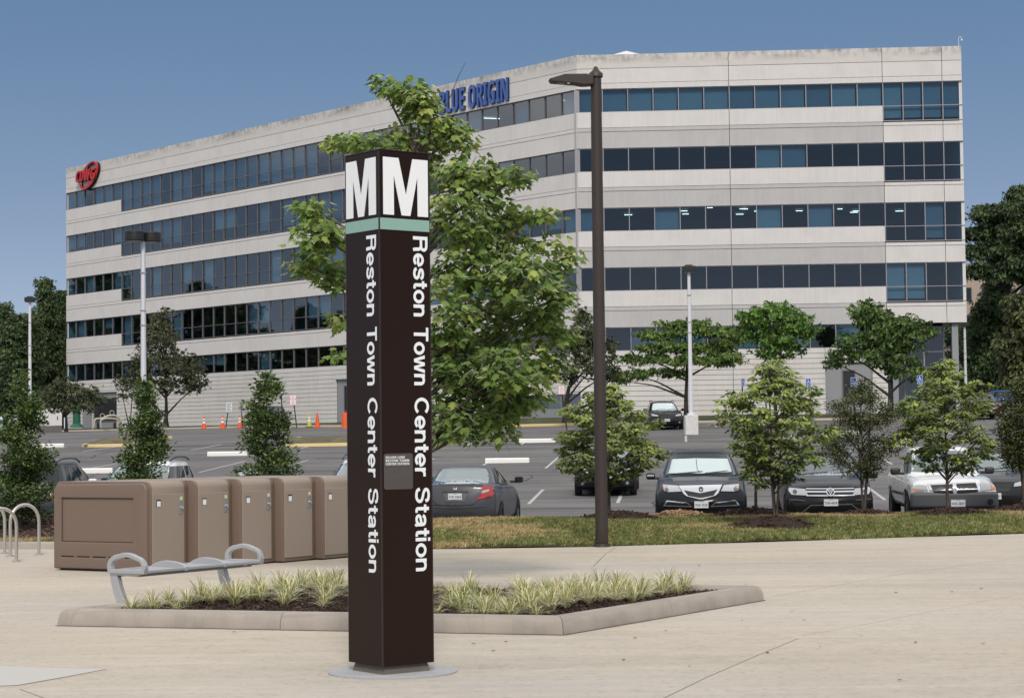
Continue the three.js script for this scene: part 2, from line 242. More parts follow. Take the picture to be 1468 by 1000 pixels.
// a precast panel: bevelled slab with metric uv offset so that each one has its own grain
function panel(f, u0, u1, y0, y1, material, name = 'spandrel_panel', w = 0) {
  const g = rbox(u1 - u0 - 0.03, y1 - y0, 0.16, 0.012, 0, 0, 0, 1);
  const m = part(bld, name, metric(g, 1, u0 * 1.7 + y0 * 3.1, material === M.parapet ? (y1 - y0) / 2 : y0 * 1.3), material);
  return put(m, f, (u0 + u1) / 2, (y0 + y1) / 2, w - 0.08);
}
function windowBay(f, u0, bay, top, two, light, blind) {
  const h = two ? WH + LH : WH, mm = light ? M.mullionLight : M.mullion, t = 0.055;
  const frame = cached(['f', bay.toFixed(3), two, light].join(), () => merge([box(t, h, 0.12, -bay / 2 + t / 2, -h / 2, -0.06), box(bay - t, 0.05, 0.10, t / 2, -0.025, -0.07), box(bay - t, 0.05, 0.10, t / 2, -h + 0.025, -0.07), ...(two ? [box(bay - t, 0.045, 0.10, t / 2, -WH, -0.07)] : [])]));
  const win = put(part(bld, 'window', frame, mm), f, u0 + bay / 2, top, -0.05);
  const gp = cached(['p', bay.toFixed(3)].join(), () => new THREE.PlaneGeometry(bay - t, WH - 0.07).translate(t / 2, -WH / 2, -0.09));
  const gm = light ? glassRight : glassMat, pane = part(win, 'pane', gp, gm);
  // panes never lie in quite one plane
  pane.rotation.x = (rb() - 0.5) * 0.006; pane.rotation.y = (rb() - 0.5) * 0.008;
  if (two) part(win, 'lower_pane', cached(['q', bay.toFixed(3)].join(), () => new THREE.PlaneGeometry(bay - t, LH - 0.07).translate(t / 2, -WH - LH / 2, -0.09)), gm);
  if (blind > 0) { const full = WH + (two ? LH : 0); const bh = Math.max(0.3, full * blind); const g = cached(['b', bay.toFixed(3), bh.toFixed(1)].join(), () => box(bay - 0.16, bh, 0.02, 0, -bh / 2 - 0.02, -0.3)); part(win, 'blind', g, blindMats[Math.floor(rb() * 3)]); }
  return win;
}
// left wing: 42 bays in seven groups of six
for (let i = 0; i < 5; i++) {
  const top = rowTop(i);
  for (let b = 0; b < 42; b++) {
    const gidx = Math.floor(b / 6), two = i < 4 && gidx >= 1 && gidx <= 4; let blind = 0;
    const q = rb(); if (i === 0) blind = q < 0.75 ? 0.85 + rb() * 0.15 : 0; else if (i < 3) blind = q < 0.5 ? 0.6 + 0.4 * rb() : 0; else blind = q < 0.28 ? 0.5 + 0.5 * rb() : 0;
    windowBay(FL, b * BAYL, BAYL, top, two, false, blind);
  }
}
const rowBlind = [[1, 0.95], [0.12, 0.5], [0.42, 0.8], [0.10, 0.6], [0.6, 0.9]];
for (let i = 0; i < 5; i++) {
  for (let b = 0; b < 12; b++) windowBay(FR, b * BAYR, BAYR, rowTop(i), false, true, rb() < rowBlind[i][0] ? 0.9 + rb() * 0.1 : 0);
  if (i < 4) for (let b = 0; b < 4; b++) windowBay(FR, 12 * BAYR + b * BAYE, BAYE, rowTop(i), true, true, rb() < rowBlind[i][0] * 0.8 ? 0.9 : 0);
}
// precast: parapet, spandrels, plinth wall
const groupsL = Array.from({ length: 7 }, (_, k) => [k * 6 * BAYL, (k + 1) * 6 * BAYL, k >= 1 && k <= 4]);
const groupsR = [[0, 6 * BAYR, false], [6 * BAYR, 12 * BAYR, false], [12 * BAYR, 12 * BAYR + 3 * BAYE, true], [12 * BAYR + 3 * BAYE, FR.len, true]];
for (const [f, groups] of [[FL, groupsL], [FR, groupsR]]) groups.forEach(([a, b, two]) => {
  panel(f, a, b, ROOF - 0.93, ROOF, M.parapet, 'parapet_panel');
  panel(f, a, b, ROOF - 1.92, ROOF - 0.955, M.precast, 'parapet_panel');
  panel(f, a, b, ROOF - 2.30, ROOF - 1.945, M.precast, 'lintel_panel', 0.02);
  for (let i = 0; i < 5; i++) {
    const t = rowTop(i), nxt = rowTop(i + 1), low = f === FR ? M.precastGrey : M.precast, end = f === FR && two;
    if (i === 4) continue;
    const mid = t - 2.62;
    if (!two) panel(f, a, b, mid + 0.012, t - WH, M.precast);
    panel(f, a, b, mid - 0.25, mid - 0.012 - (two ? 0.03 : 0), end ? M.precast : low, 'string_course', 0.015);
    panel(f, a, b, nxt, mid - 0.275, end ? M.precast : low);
  }
});
// plinth wall of long grooved courses, left open where the doors and the corner recess are
function courses(f, u0, u1, y0, y1, step = 0.335) { const list = []; for (let y = y1; y > y0 + 0.03; y -= step) { const b = Math.max(y0, y - step + 0.028); list.push(box(u1 - u0 - 0.03, y - b, 0.16, 0, (y + b) / 2 - y0, 0)); } const m = part(bld, 'grooved_wall_panel', metric(merge(list), 1, u0, y0), M.precast); return put(m, f, (u0 + u1) / 2, y0, -0.08); }
const plinthTop = rowTop(4) - WH, B0 = BASE - 0.4;
const uOf = (px, d0, f, A) => { let best = 0, err = 1e9; for (let u = 0; u < f.len; u += 0.05) { const p = f.p(u, 5, 0), x = p.x + CORNER.x, d = -(p.z + CORNER.z), e = Math.abs(734 + F * x / d - px); if (e < err) { err = e; best = u; } } return best; };
const doors = [[FL, uOf(115, 0, FL), uOf(166, 0, FL), BASE + 3.2, 0.35, 0.97], [FL, uOf(480, 0, FL), uOf(512, 0, FL), BASE + 3.3, 0.35, 0.9], [FR, uOf(1184, 0, FR), uOf(1251, 0, FR), BASE + 3.4, 0.38, 0.62]];
for (const [f, groups] of [[FL, groupsL], [FR, groupsR.slice(0, 2)]]) for (const [a, b] of groups) {
  const cuts = doors.filter((d) => d[0] === f && d[1] < b && d[2] > a), glassy = f === FL && a > 35 * BAYL;
  if (glassy) {   // low ground-floor glazing beside the bend
    courses(f, a, b, BASE + 1.55, plinthTop); const m = part(bld, 'stall_riser', metric(box(b - a - 0.03, 1.0, 0.16, 0, 0, 0)), M.greyMetal); put(m, f, (a + b) / 2, BASE + 0.1, -0.12);
    const n = 5; for (let k = 0; k < n; k++) { const w = (b - a) / n, fr = part(bld, 'window', merge([box(0.06, 0.95, 0.12, -w / 2, 0, 0), box(w, 0.05, 0.1, 0, 0.45, 0.01)]), M.mullionLight); put(fr, f, a + w * (k + 0.5), BASE + 1.08, -0.12); part(fr, 'pane', new THREE.PlaneGeometry(w - 0.07, 0.92), glassMat); }
    continue;
  }
  let u = a; for (const c of cuts) { if (c[1] > u + 0.2) courses(f, u, c[1], B0, plinthTop); courses(f, Math.max(u, c[1]), Math.min(b, c[2]), c[3], plinthTop); u = Math.min(b, c[2]); } if (b > u + 0.2) courses(f, u, b, B0, plinthTop);
}
for (const [f, a, b, y1, l0, l1] of doors) {   // grey metal infill with a louvre
  const w = b - a, h = y1 - BASE, d = put(part(bld, 'service_bay', merge([box(w, h, 0.08, 0, h / 2, 0), box(w + 0.1, 0.07, 0.2, 0, h + 0.02, 0.08)]), M.greyMetal), f, (a + b) / 2, BASE, -0.22);
  const lw = w * (l1 - l0), lx = w * ((l0 + l1) / 2 - 0.5), lh = h * 0.62, ly = h * 0.52, list = [box(lw, lh, 0.02, lx, ly, 0.05)]; for (let y = -lh / 2 + 0.08; y < lh / 2; y += 0.16) list.push(box(lw, 0.035, 0.07, lx, ly + y, 0.07).rotateX(0)); part(d, 'louver', merge(list), M.louver);
  part(d, 'frame', merge([box(0.07, lh + 0.14, 0.06, lx - lw / 2 - 0.035, ly, 0.075), box(0.07, lh + 0.14, 0.06, lx + lw / 2 + 0.035, ly, 0.075), box(lw, 0.07, 0.06, lx, ly + lh / 2 + 0.035, 0.075), box(lw, 0.07, 0.06, lx, ly - lh / 2 - 0.035, 0.075)]), M.mullion);
}
// backing wall, floors, core, roof, closing walls
const DEEP = 17;
function slabPoly(y, t, inset, deep = DEEP) { const s = new THREE.Shape(), q = [FL.p(inset, 0, -inset), FL.p(FL.len, 0, -inset), FR.p(FR.len - inset, 0, -inset), FR.p(FR.len - inset, 0, -deep), FR.p(4, 0, -deep), FL.p(inset, 0, -deep)]; q.forEach((p, i) => i ? s.lineTo(p.x, -p.z) : s.moveTo(p.x, -p.z)); const g = new THREE.ExtrudeGeometry(s, { depth: t, bevelEnabled: false }); g.rotateX(-Math.PI / 2); return g.translate(0, y - BASE, 0); }
part(bld, 'roof', slabPoly(ROOF - 0.6, 0.3, 0.12), mat(0.5, 0.5, 0.5, 0.9));
const interior = mat(0.32, 0.30, 0.28, 0.9), carpet = mat(0.09, 0.09, 0.10, 0.95);
for (let i = 0; i < 5; i++) part(bld, 'floor_slab', slabPoly(rowTop(i) + 0.15, 0.5, 0.34, 12), interior);
for (let i = 0; i < 5; i++) part(bld, 'floor_slab', slabPoly(rowTop(i) - WH - LH - 0.45, 0.2, 0.34, 12), carpet);
for (const [f, a, b] of [[FL, 4, FL.len - 3], [FR, 6, FR.len - 6]]) { const h = ROOF - BASE - 1; put(part(bld, 'core_wall', box(b - a, h, 0.3), interior), f, (a + b) / 2, BASE + h / 2, -8.5); }
// backing behind every solid band, set back so that the joints read dark
for (const [f, groups] of [[FL, groupsL], [FR, groupsR]]) { const list = []; for (const [a, b, two] of groups) { const w = b - a, c = (a + b) / 2; list.push(onF(box(w, 2.26, 0.1), f, c, ROOF - 1.17, -0.21)); for (let i = 0; i < 4; i++) { const y1 = rowTop(i) - WH - (two ? LH : 0) - 0.01, y0 = rowTop(i + 1) + 0.01; list.push(onF(box(w, y1 - y0, 0.1), f, c, (y0 + y1) / 2, -0.21)); } if (!(f === FR && two)) list.push(onF(box(w, plinthTop - B0 - 0.02, 0.1), f, c, (plinthTop + B0) / 2, -0.32)); } part(bld, 'backing_wall', merge(list), M.gap); }
{ // closing walls on the far sides
  const h = ROOF - BASE; put(part(bld, 'end_wall', metric(box(0.2, h, DEEP - 0.2, 0, h / 2, -DEEP / 2)), M.precast), FL, 0.1, BASE, -0.02);
  const eh = ROOF - (rowTop(4) - 0.3 + 0.9); put(part(bld, 'end_wall', metric(box(0.2, eh, DEEP - 0.2, 0, -eh / 2, -DEEP / 2)), M.precast), FR, FR.len - 0.1, ROOF, -0.02);
  put(part(bld, 'rear_wall', box(FL.len - 2, h, 0.2, 0, h / 2, 0), M.precast), FL, FL.len / 2 - 3, BASE, -DEEP);
  put(part(bld, 'rear_wall', box(FR.len - 4, h, 0.2, 0, h / 2, 0), M.precast), FR, FR.len / 2 + 2, BASE, -DEEP + 0.4);
}
// the right-hand corner stands over a recess glazed two storeys high
{
  const sof = rowTop(4) + 0.38, a = 12 * BAYR, list = [], back = -3.4;
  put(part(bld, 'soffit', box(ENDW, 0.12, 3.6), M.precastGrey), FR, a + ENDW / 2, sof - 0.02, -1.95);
  const h = sof - BASE, glassy = merge([]
    .concat([0, 1, 2, 3].map((k) => box(0.10, h, 0.12, -ENDW / 2 + 0.05 + k * (ENDW - 1.3) / 3, h / 2, 0)))
    .concat([0.3, 2.2, 4.0].map((y) => box(ENDW - 1.2, 0.1, 0.1, -0.6, y + 0.1, 0.005))));
  const wall = put(part(bld, 'curtain_wall', glassy, M.mullionLight), FR, a + ENDW / 2, BASE, back + 1.2); part(wall, 'pane', new THREE.PlaneGeometry(ENDW - 1.3, h).translate(-0.65, h / 2, -0.02), glassRight);
  const dk = mat(0.035, 0.033, 0.032, 0.8); put(part(bld, 'lobby_shade_box', merge([box(ENDW - 1.3, h, 0.2, -0.65, h / 2, -3.4), box(0.2, h, 3.3, ENDW / 2 - 1.4, h / 2, -1.75), box(ENDW - 1.3, 0.1, 3.4, -0.65, 0.02, -1.7), box(ENDW - 1.3, 0.12, 3.4, -0.65, h - 0.1, -1.7)]), dk), FR, a + ENDW / 2, BASE, back + 1.2);  // added near-black box, its colour puts shade into the interior behind the glass
  put(part(bld, 'corner_column', rbox(0.42, h + 0.02, 0.42, 0.02, 0, h / 2, 0), M.greyMetal), FR, FR.len - 0.75, BASE, -0.5);
  put(part(bld, 'corner_column', rbox(0.36, h + 0.02, 0.36, 0.02, 0, h / 2, 0), M.greyMetal), FR, a + 0.55, BASE, -0.6);
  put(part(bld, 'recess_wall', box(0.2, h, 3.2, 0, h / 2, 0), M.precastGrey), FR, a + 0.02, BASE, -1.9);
}
// bend post, roof equipment, rods
part(bld, 'corner_post', box(0.34, rowTop(0) - plinthTop, 0.3, 0, 0, 0), M.mullionLight).position.set(0, (rowTop(0) + plinthTop) / 2 - BASE, -0.22);
{
  const p = FR.p(1.9, ROOF, -7), g = new THREE.Shape(); g.moveTo(-2.1, 0); g.lineTo(0, 0.55); g.lineTo(2.1, 0); g.lineTo(1.9, -0.8); g.lineTo(-1.9, -0.8); const e = new THREE.ExtrudeGeometry(g, { depth: 3, bevelEnabled: false }); const m = part(bld, 'roof_canopy', e, mat(0.8, 0.8, 0.8, 0.6)); m.position.copy(p).add(V3(1.4, 0.45, 0)); m.rotation.y = FR.turn;
  for (const [f, u, hgt] of [[FL, FL.len - 0.15, 0.6], [FR, 6.3, 0.5], [FR, 12.1, 0.35], [FR, 16.5, 0.3], [FL, 55, 0.4]]) { const m = part(bld, 'lightning_rod', cyl(0.02, 0.008, hgt, 0, 0, 0, 6), M.mullionLight); m.position.copy(f.p(u, ROOF - 0.05, -0.3)); }
  const cam = part(bld, 'camera_arm', merge([tube([[0, 0, 0], [0, 0.45, 0], [0.04, 0.62, 0], [0.16, 0.62, 0], [0.2, 0.5, 0]], 0.02, 16, 6), new THREE.SphereGeometry(0.07, 10, 8).translate(0.2, 0.42, 0)]), mat(0.7, 0.7, 0.7, 0.4)); cam.position.copy(FR.p(FR.len - 0.15, ROOF - 0.02, -0.1));
}
// lit fluorescent lamps seen through the glass
{
  const lamp = (f, u, row, dy, w, len, rot) => { const m = part(bld, 'lamp_tube', box(len, 0.035, 0.07), tubeLight); put(m, f, u, rowTop(row) + dy, w); m.rotation.y += rot; return m; };
  for (const [u, w, l] of [[3.9, -1.9, 2.4], [9.7, -2.6, 1.0], [18.9, -1.3, 1.6]]) lamp(FR, u, 0, 0.06, w, l, 1.25);
  for (let k = 0; k < 16; k++) lamp(FR, 3 + rb() * 20, 2, 0.04, -1.2 - rb() * 5, 0.35 + 0.2 * rb(), 0);
  for (let k = 0; k < 2; k++) lamp(FL, 56 + rb() * 12, 0, 0.06, -1.5 - rb() * 2, 2.0, 1.2);
}
// ---------------------------------------------------------------- signs on the parapet
const font = await new FontLoader().loadAsync('fonts/droid/droid_sans_bold.typeface.json');
const capRatio = (() => { const g = new THREE.ShapeGeometry(font.generateShapes('T', 1)); g.computeBoundingBox(); return g.boundingBox.max.y; })();
function letterGeo(ch, h, depth, sx, bevel = 0) { const g = new THREE.ExtrudeGeometry(font.generateShapes(ch, h / capRatio), { depth, bevelEnabled: bevel > 0, bevelSize: bevel, bevelThickness: bevel, bevelSegments: 1, curveSegments: 6 }); g.scale(sx, 1, 1); return g; }
const glyphW = (ch, h, sx) => font.data.glyphs[ch].ha / font.data.resolution * h / capRatio * sx;
{
  const u0 = uOf(634, 0, FL), u1 = uOf(736, 0, FL), h = 1.62, y = ROOF - 2.12;
  const sign = thing('building_sign', 'blue letter sign spelling BLUE ORIGIN on the parapet of the office building', 'sign', FL.p(u0, y, 0.02).add(V3(CORNER.x, BASE, CORNER.z)).toArray(), FL.turn);
  const text = 'BLUE ORIGIN'; let w = 0; for (const c of text) w += glyphW(c, h, 1); const sx = (u1 - u0) / w; let x = 0;
  const face = mat(0.028, 0.085, 0.33, 0.35, { clearcoat: 0.5 }), black = mat(0.01, 0.012, 0.02, 0.5);
  for (const c of text) { if (c !== ' ') { const l = part(sign, 'letter', letterGeo(c, h, 0.10, sx).translate(x, 0, 0.07), face); part(l, 'letter_return', letterGeo(c, h * 1.0, 0.14, sx * 1.0).scale(1, 1, 1).translate(x + 0.03, -0.02, -0.07), black); } x += glyphW(c, h, sx); }
}
{
  const u = (uOf(110, 0, FL) + uOf(147, 0, FL)) / 2, y = ROOF - 1.15;
  const sign = thing('building_sign', 'red oval swoosh sign with italic letters CDW G at the far left parapet corner', 'sign', FL.p(u, y, 0.02).add(V3(CORNER.x, BASE, CORNER.z)).toArray(), FL.turn);
  const red = mat(0.52, 0.025, 0.03, 0.4), black = mat(0.012, 0.01, 0.012, 0.5);
  const ring = new THREE.Shape(), hole = new THREE.Path(); ring.absellipse(0.30, 0, 1.95, 1.08, 0, Math.PI * 2, false, 0.5); hole.absellipse(0.16, 0.05, 1.78, 0.84, 0, Math.PI * 2, true, 0.5); ring.holes.push(hole);
  const rg = new THREE.ExtrudeGeometry(ring, { depth: 0.12, bevelEnabled: false, curveSegments: 40 });
  rg.scale(0.92, 0.92, 1);
  const sw = part(sign, 'swoosh', rg.clone().translate(0, 0, 0.2), red); part(sw, 'swoosh_return', rg.clone().translate(0.05, -0.03, 0), black);
  let x = -2.0; for (const c of 'CDW·G') { const h = 1.0, sx = 0.85; const gw = c === '·' ? 0.15 : glyphW(c, h, sx); if (c !== '·') { const lg = letterGeo(c, h, 0.12, sx); lg.applyMatrix4(new THREE.Matrix4().set(1, 0.22, 0, x, 0, 1, 0, -0.45, 0, 0, 1, 0.34, 0, 0, 0, 1)); const l = part(sign, 'letter', lg, red); part(l, 'letter_return', lg.clone().translate(0.06, -0.03, -0.16), black); } else part(sign, 'letter_dot', cyl(0.09, 0.09, 0.1).rotateX(Math.PI / 2).translate(x + 0.1, 0.05, 0.34), red); x += gw * 0.96; }
}
// bold grotesque lettering drawn as strokes: centre lines in units of the capital height
const GL = {
  R: [0.78, [[[0.1, 0], [0.1, 1]], [[0.1, 0.915], [0.40, 0.915], '~', [0.55, 0.89], [0.625, 0.80], [0.625, 0.66], [0.55, 0.57], [0.40, 0.545], '-', [0.1, 0.545]], [[0.36, 0.545], '~', [0.53, 0.52], [0.60, 0.42], [0.61, 0.25], [0.625, 0.09], [0.65, 0]]]],
  e: [0.65, [[[0.10, 0.34], [0.555, 0.34]], ['o', 0.325, 0.365, 0.228, 0.285, -8, 322]]],
  s: [0.62, [['~', [0.515, 0.50], [0.48, 0.61], [0.31, 0.657], [0.145, 0.60], [0.13, 0.49], [0.28, 0.405], [0.44, 0.35], [0.505, 0.23], [0.43, 0.105], [0.29, 0.075], [0.12, 0.13], [0.085, 0.235]]]],
  t: [0.40, [[[0.20, 0.93], [0.20, 0.20], '~', [0.215, 0.11], [0.27, 0.082], [0.375, 0.085]], [[0.02, 0.665], [0.37, 0.665]]]],
  o: [0.67, [['o', 0.335, 0.365, 0.235, 0.288, 0, 360]]],
  n: [0.64, [[[0.105, 0], [0.105, 0.735]], ['~', [0.11, 0.47], [0.18, 0.60], [0.31, 0.655], [0.44, 0.62], [0.50, 0.50], '-', [0.50, 0]]]],
  T: [0.72, [[[0.02, 0.915], [0.70, 0.915]], [[0.36, 0.84], [0.36, 0]]]],
  w: [0.90, 'w'],
  C: [0.82, [['o', 0.43, 0.5, 0.325, 0.415, 38, 322]]],
  r: [0.43, [[[0.105, 0], [0.105, 0.735]], ['~', [0.11, 0.43], [0.17, 0.57], [0.28, 0.645], [0.42, 0.64]]]],
  S: [0.76, [['~', [0.625, 0.69], [0.57, 0.86], [0.37, 0.918], [0.17, 0.86], [0.13, 0.70], [0.26, 0.575], [0.47, 0.50], [0.62, 0.40], [0.625, 0.22], [0.52, 0.105], [0.36, 0.078], [0.17, 0.14], [0.105, 0.32]]]],
  a: [0.64, [['~', [0.11, 0.50], [0.16, 0.61], [0.31, 0.657], [0.46, 0.61], [0.495, 0.48], '-', [0.495, 0.16], '~', [0.50, 0.06], [0.56, 0.01]], ['~', [0.49, 0.41], [0.31, 0.37], [0.15, 0.31], [0.115, 0.20], [0.18, 0.095], [0.30, 0.08], [0.43, 0.14], [0.49, 0.27]]]],
  i: [0.24, [[[0.105, 0], [0.105, 0.735]], [[0.105, 0.84], [0.105, 1.0]]]],
};
function glyph(ch, kx) {
  const [adv, strokes] = GL[ch], pos = [], SW = 0.185; let layer = 0;
  if (strokes === 'w') { const s = new THREE.Shape([[0, 0.735], [0.17, 0.735], [0.265, 0.24], [0.36, 0.735], [0.52, 0.735], [0.615, 0.24], [0.71, 0.735], [0.88, 0.735], [0.70, 0], [0.54, 0], [0.44, 0.47], [0.34, 0], [0.18, 0]].map(([x, y]) => new THREE.Vector2(x * kx, y))), g = new THREE.ShapeGeometry(s).toNonIndexed().attributes.position; for (let i = 0; i < g.count; i++) pos.push(g.getX(i), g.getY(i), 0); return { adv: adv * kx, pos }; }
  for (const st of strokes) {
    let pts = []; if (st[0] === 'o') { const [, cx, cy, rx, ry, a0, a1] = st; for (let i = 0; i <= 40; i++) { const a = lerp(a0, a1, i / 40) * Math.PI / 180; pts.push([cx + Math.cos(a) * rx, cy + Math.sin(a) * ry]); } }
    else { let run = [], curve = false; const flush = () => { if (run.length > 2) for (const p of new THREE.CatmullRomCurve3(run.map((p) => V3(p[0], p[1], 0)), false, 'centripetal').getPoints(run.length * 5)) pts.push([p.x, p.y]); else pts.push(...run); }; for (const q of st) { if (q === '~') { const last = run[run.length - 1]; if (run.length) { pts.push(...run); } run = last ? [last] : []; curve = true; if (last) pts.pop(); } else if (q === '-') { flush(); run = [pts.pop()]; curve = false; } else run.push(q); } curve ? flush() : pts.push(...run); }
    pts = pts.map(([x, y]) => [x * kx, y]); const L = [], Rr = [], closed = st[0] === 'o' && st[6] - st[5] === 360;
    pts.forEach((p, i) => { const n = pts.length, a = closed ? pts[(i - 1 + n - (i === 0 ? 1 : 0)) % n] : pts[Math.max(0, i - 1)], b = closed ? pts[(i + 1 + (i === n - 1 ? 1 : 0)) % n] : pts[Math.min(n - 1, i + 1)]; let tx = b[0] - a[0], ty = b[1] - a[1]; const l = Math.hypot(tx, ty) || 1; tx /= l; ty /= l; const w = (SW - 0.02 * Math.abs(tx)) / 2 * (Math.abs(ty) > 0.7 ? 1.04 : 1); L.push([p[0] - ty * w, p[1] + tx * w]); Rr.push([p[0] + ty * w, p[1] - tx * w]); });
    for (let i = 0; i < pts.length - 1; i++) for (const q of [Rr[i], Rr[i + 1], L[i + 1], Rr[i], L[i + 1], L[i]]) pos.push(q[0], q[1], layer * 0.0004);
    layer++;
  }
  return { adv: adv * kx, pos };
}
// ================================================================ the station pylon
{
  const c = floorAt(549, 970), a = 37.4 * Math.PI / 180, S = 0.461, Y0 = 0.075, Y1 = 0.068 + 3.855;
  const eR = V3(Math.cos(a), 0, -Math.sin(a)), eL = V3(-Math.sin(a), 0, -Math.cos(a));
  const mid = c.clone().addScaledVector(eR, S / 2).addScaledVector(eL, S / 2);
  const py = thing('station_pylon', 'tall dark brown square station pylon with large white M and vertical station name', 'pylon sign', [mid.x, 0, mid.z], a);
  const brown = mat(0.0175, 0.0083, 0.0056, 0.22, { specularIntensity: 0.3, bumpMap: again(softTex, 0.7), bumpScale: 0.0012 });
  const H = Y1 - Y0;
  part(py, 'body', metric(rbox(S, H, S, 0.006, 0, Y0 + H / 2, 0, 2)), brown);
  const seam = mat(0.003, 0.003, 0.003, 0.5);
  part(py, 'corner_trim', merge([[-1, 1], [1, 1], [1, -1], [-1, -1]].map(([x, z]) => rbox(0.012, H - 0.002, 0.012, 0.003, x * (S / 2 - 0.003), Y0 + H / 2, z * (S / 2 - 0.003), 1))), mat(0.018, 0.011, 0.009, 0.3));
  part(py, 'cap', metric(rbox(S + 0.006, 0.012, S + 0.006, 0.004, 0, Y1 + 0.006, 0)), brown);
  // tapered grout pedestal and the round pad
  const ped = new THREE.CylinderGeometry(0.272, 0.305, 0.085, 4, 1).rotateY(Math.PI / 4).translate(0, 0.0425, 0);
  part(py, 'pedestal', metric(toCreasedNormals(ped, 0.3)), mat(0.16, 0.14, 0.115, 0.9, { map: again(mildTex, 3), bumpMap: again(grainTex, 3), bumpScale: 0.006 }));
  part(py, 'gap_strip', box(0.36, 0.02, 0.36, 0, 0.077, 0), seam);
  const white = mat(0.80, 0.82, 0.84, 0.35, { clearcoat: 0.3 }), teal = mat(0.24, 0.40, 0.345, 0.4), text = mat(0.78, 0.82, 0.85, 0.4);
  const y = (v) => (970 - v) / 193.7;   // photo row at the near corner -> height
  // faces: front-right is +z in the pylon frame, front-left is -x
  for (const face of ['right', 'left']) {
    const turn = face === 'right' ? 0 : -Math.PI / 2, place = (g) => g.translate(-S / 2, 0, S / 2).rotateY(turn);
    // the M: straight outer strokes, a deep V between them
    const w = 0.409, x0 = 0.036 - (face === 'left' ? 0.022 : 0), top = y(219), bot = y(303), h = top - bot, s = new THREE.Shape();
    const mpts = [[0, 0], [0, 1], [0.345, 1], [0.505, 0.36], [0.655, 1], [1, 1], [1, 0], [0.765, 0], [0.765, 0.70], [0.60, 0], [0.405, 0], [0.235, 0.70], [0.235, 0]];
    mpts.forEach(([px, q], i) => i ? s.lineTo(x0 + px * w, bot + q * h) : s.moveTo(x0 + px * w, bot + q * h));
    part(py, 'letter', place(new THREE.ExtrudeGeometry(s, { depth: 0.004, bevelEnabled: false }).translate(0, 0, 0.0005)), white);
    part(py, 'line_stripe', place(box(S - 0.012, 0.087, 0.004, S / 2, y(316.5), 0.003)), teal);
    // the station name runs down the face, the letters' heads towards the right edge
    const cap = 0.134, base = face === 'right' ? 0.305 : 0.285, words = [['Reston', 331.5, 449.5], ['Town', 465.5, 550], ['Center', 568, 682], ['Station', 699, 821.5]];
    for (const [word, a0, a1] of words) {
      const len = (a1 - a0) / 193.7, lay = (kx) => { let cx = 0; const out = []; for (const ch of word) { const gl = glyph(ch, kx); out.push([gl, cx]); cx += gl.adv; } return [out, cx]; };
      let kx = 1.25; for (let q = 0; q < 12; q++) kx *= (len / cap + 0.1) / lay(kx)[1];
      for (const [gl, cx] of lay(kx)[0]) { const q = new THREE.BufferGeometry(), arr = new Float32Array(gl.pos.length); for (let i = 0; i < arr.length; i += 3) { arr[i] = base + gl.pos[i + 1] * cap; arr[i + 1] = y(a0) - (gl.pos[i] + cx) * cap; arr[i + 2] = 0.0012 + gl.pos[i + 2]; } q.setAttribute('position', new THREE.BufferAttribute(arr, 3)); q.computeVertexNormals(); part(py, 'letter', place(q), text); }
    }
    if (face === 'right') {
      const cv = document.createElement('canvas'); cv.width = 256; cv.height = 330; const k = cv.getContext('2d'); k.fillStyle = '#4b4643'; k.fillRect(0, 0, 256, 330); k.fillStyle = '#e9eceb'; k.font = 'bold 30px sans-serif'; k.fillText('SILVER LINE', 14, 46); k.fillText('RESTON TOWN', 14, 76); k.fillText('CENTER STATION', 14, 106, 212);
      k.fillStyle = '#5d5855'; for (let r = 0; r < 4; r++) for (let q = 0; q < 22; q++) if ((q * 7 + r * 5) % 4) k.fillRect(18 + q * 9, 140 + r * 22, 4, 4);
      const ct = new THREE.CanvasTexture(cv); ct.colorSpace = THREE.SRGBColorSpace;
      const pl = new THREE.Shape(), rw = 0.262, rh = 0.268, rr = 0.02; pl.moveTo(rr, 0); pl.lineTo(rw - rr, 0); pl.absarc(rw - rr, rr, rr, -Math.PI / 2, 0); pl.lineTo(rw, rh - rr); pl.absarc(rw - rr, rh - rr, rr, 0, Math.PI / 2); pl.lineTo(rr, rh); pl.absarc(rr, rh - rr, rr, Math.PI / 2, Math.PI); pl.lineTo(0, rr); pl.absarc(rr, rr, rr, Math.PI, Math.PI * 1.5);
      const g = new THREE.ExtrudeGeometry(pl, { depth: 0.003, bevelEnabled: false }); const p = g.attributes.position, u = g.attributes.uv; for (let i = 0; i < p.count; i++) u.setXY(i, p.getX(i) / rw, p.getY(i) / rh);
      part(py, 'plaque', place(g.translate(0.022, y(702), 0.0006)), mat(1, 1, 1, 0.45, { map: ct }), 'grey tactile plaque with small white station name');
    }
  }
  const pad = part(py, 'pad', cyl(0.49, 0.49, 0.035, 0, -0.023, 0.02, 48), mat(0.60, 0.61, 0.625, 0.9, { map: again(grainTex, 3), bumpMap: again(grainTex, 3), bumpScale: 0.004 }), 'round grey aggregate footing pad');
}
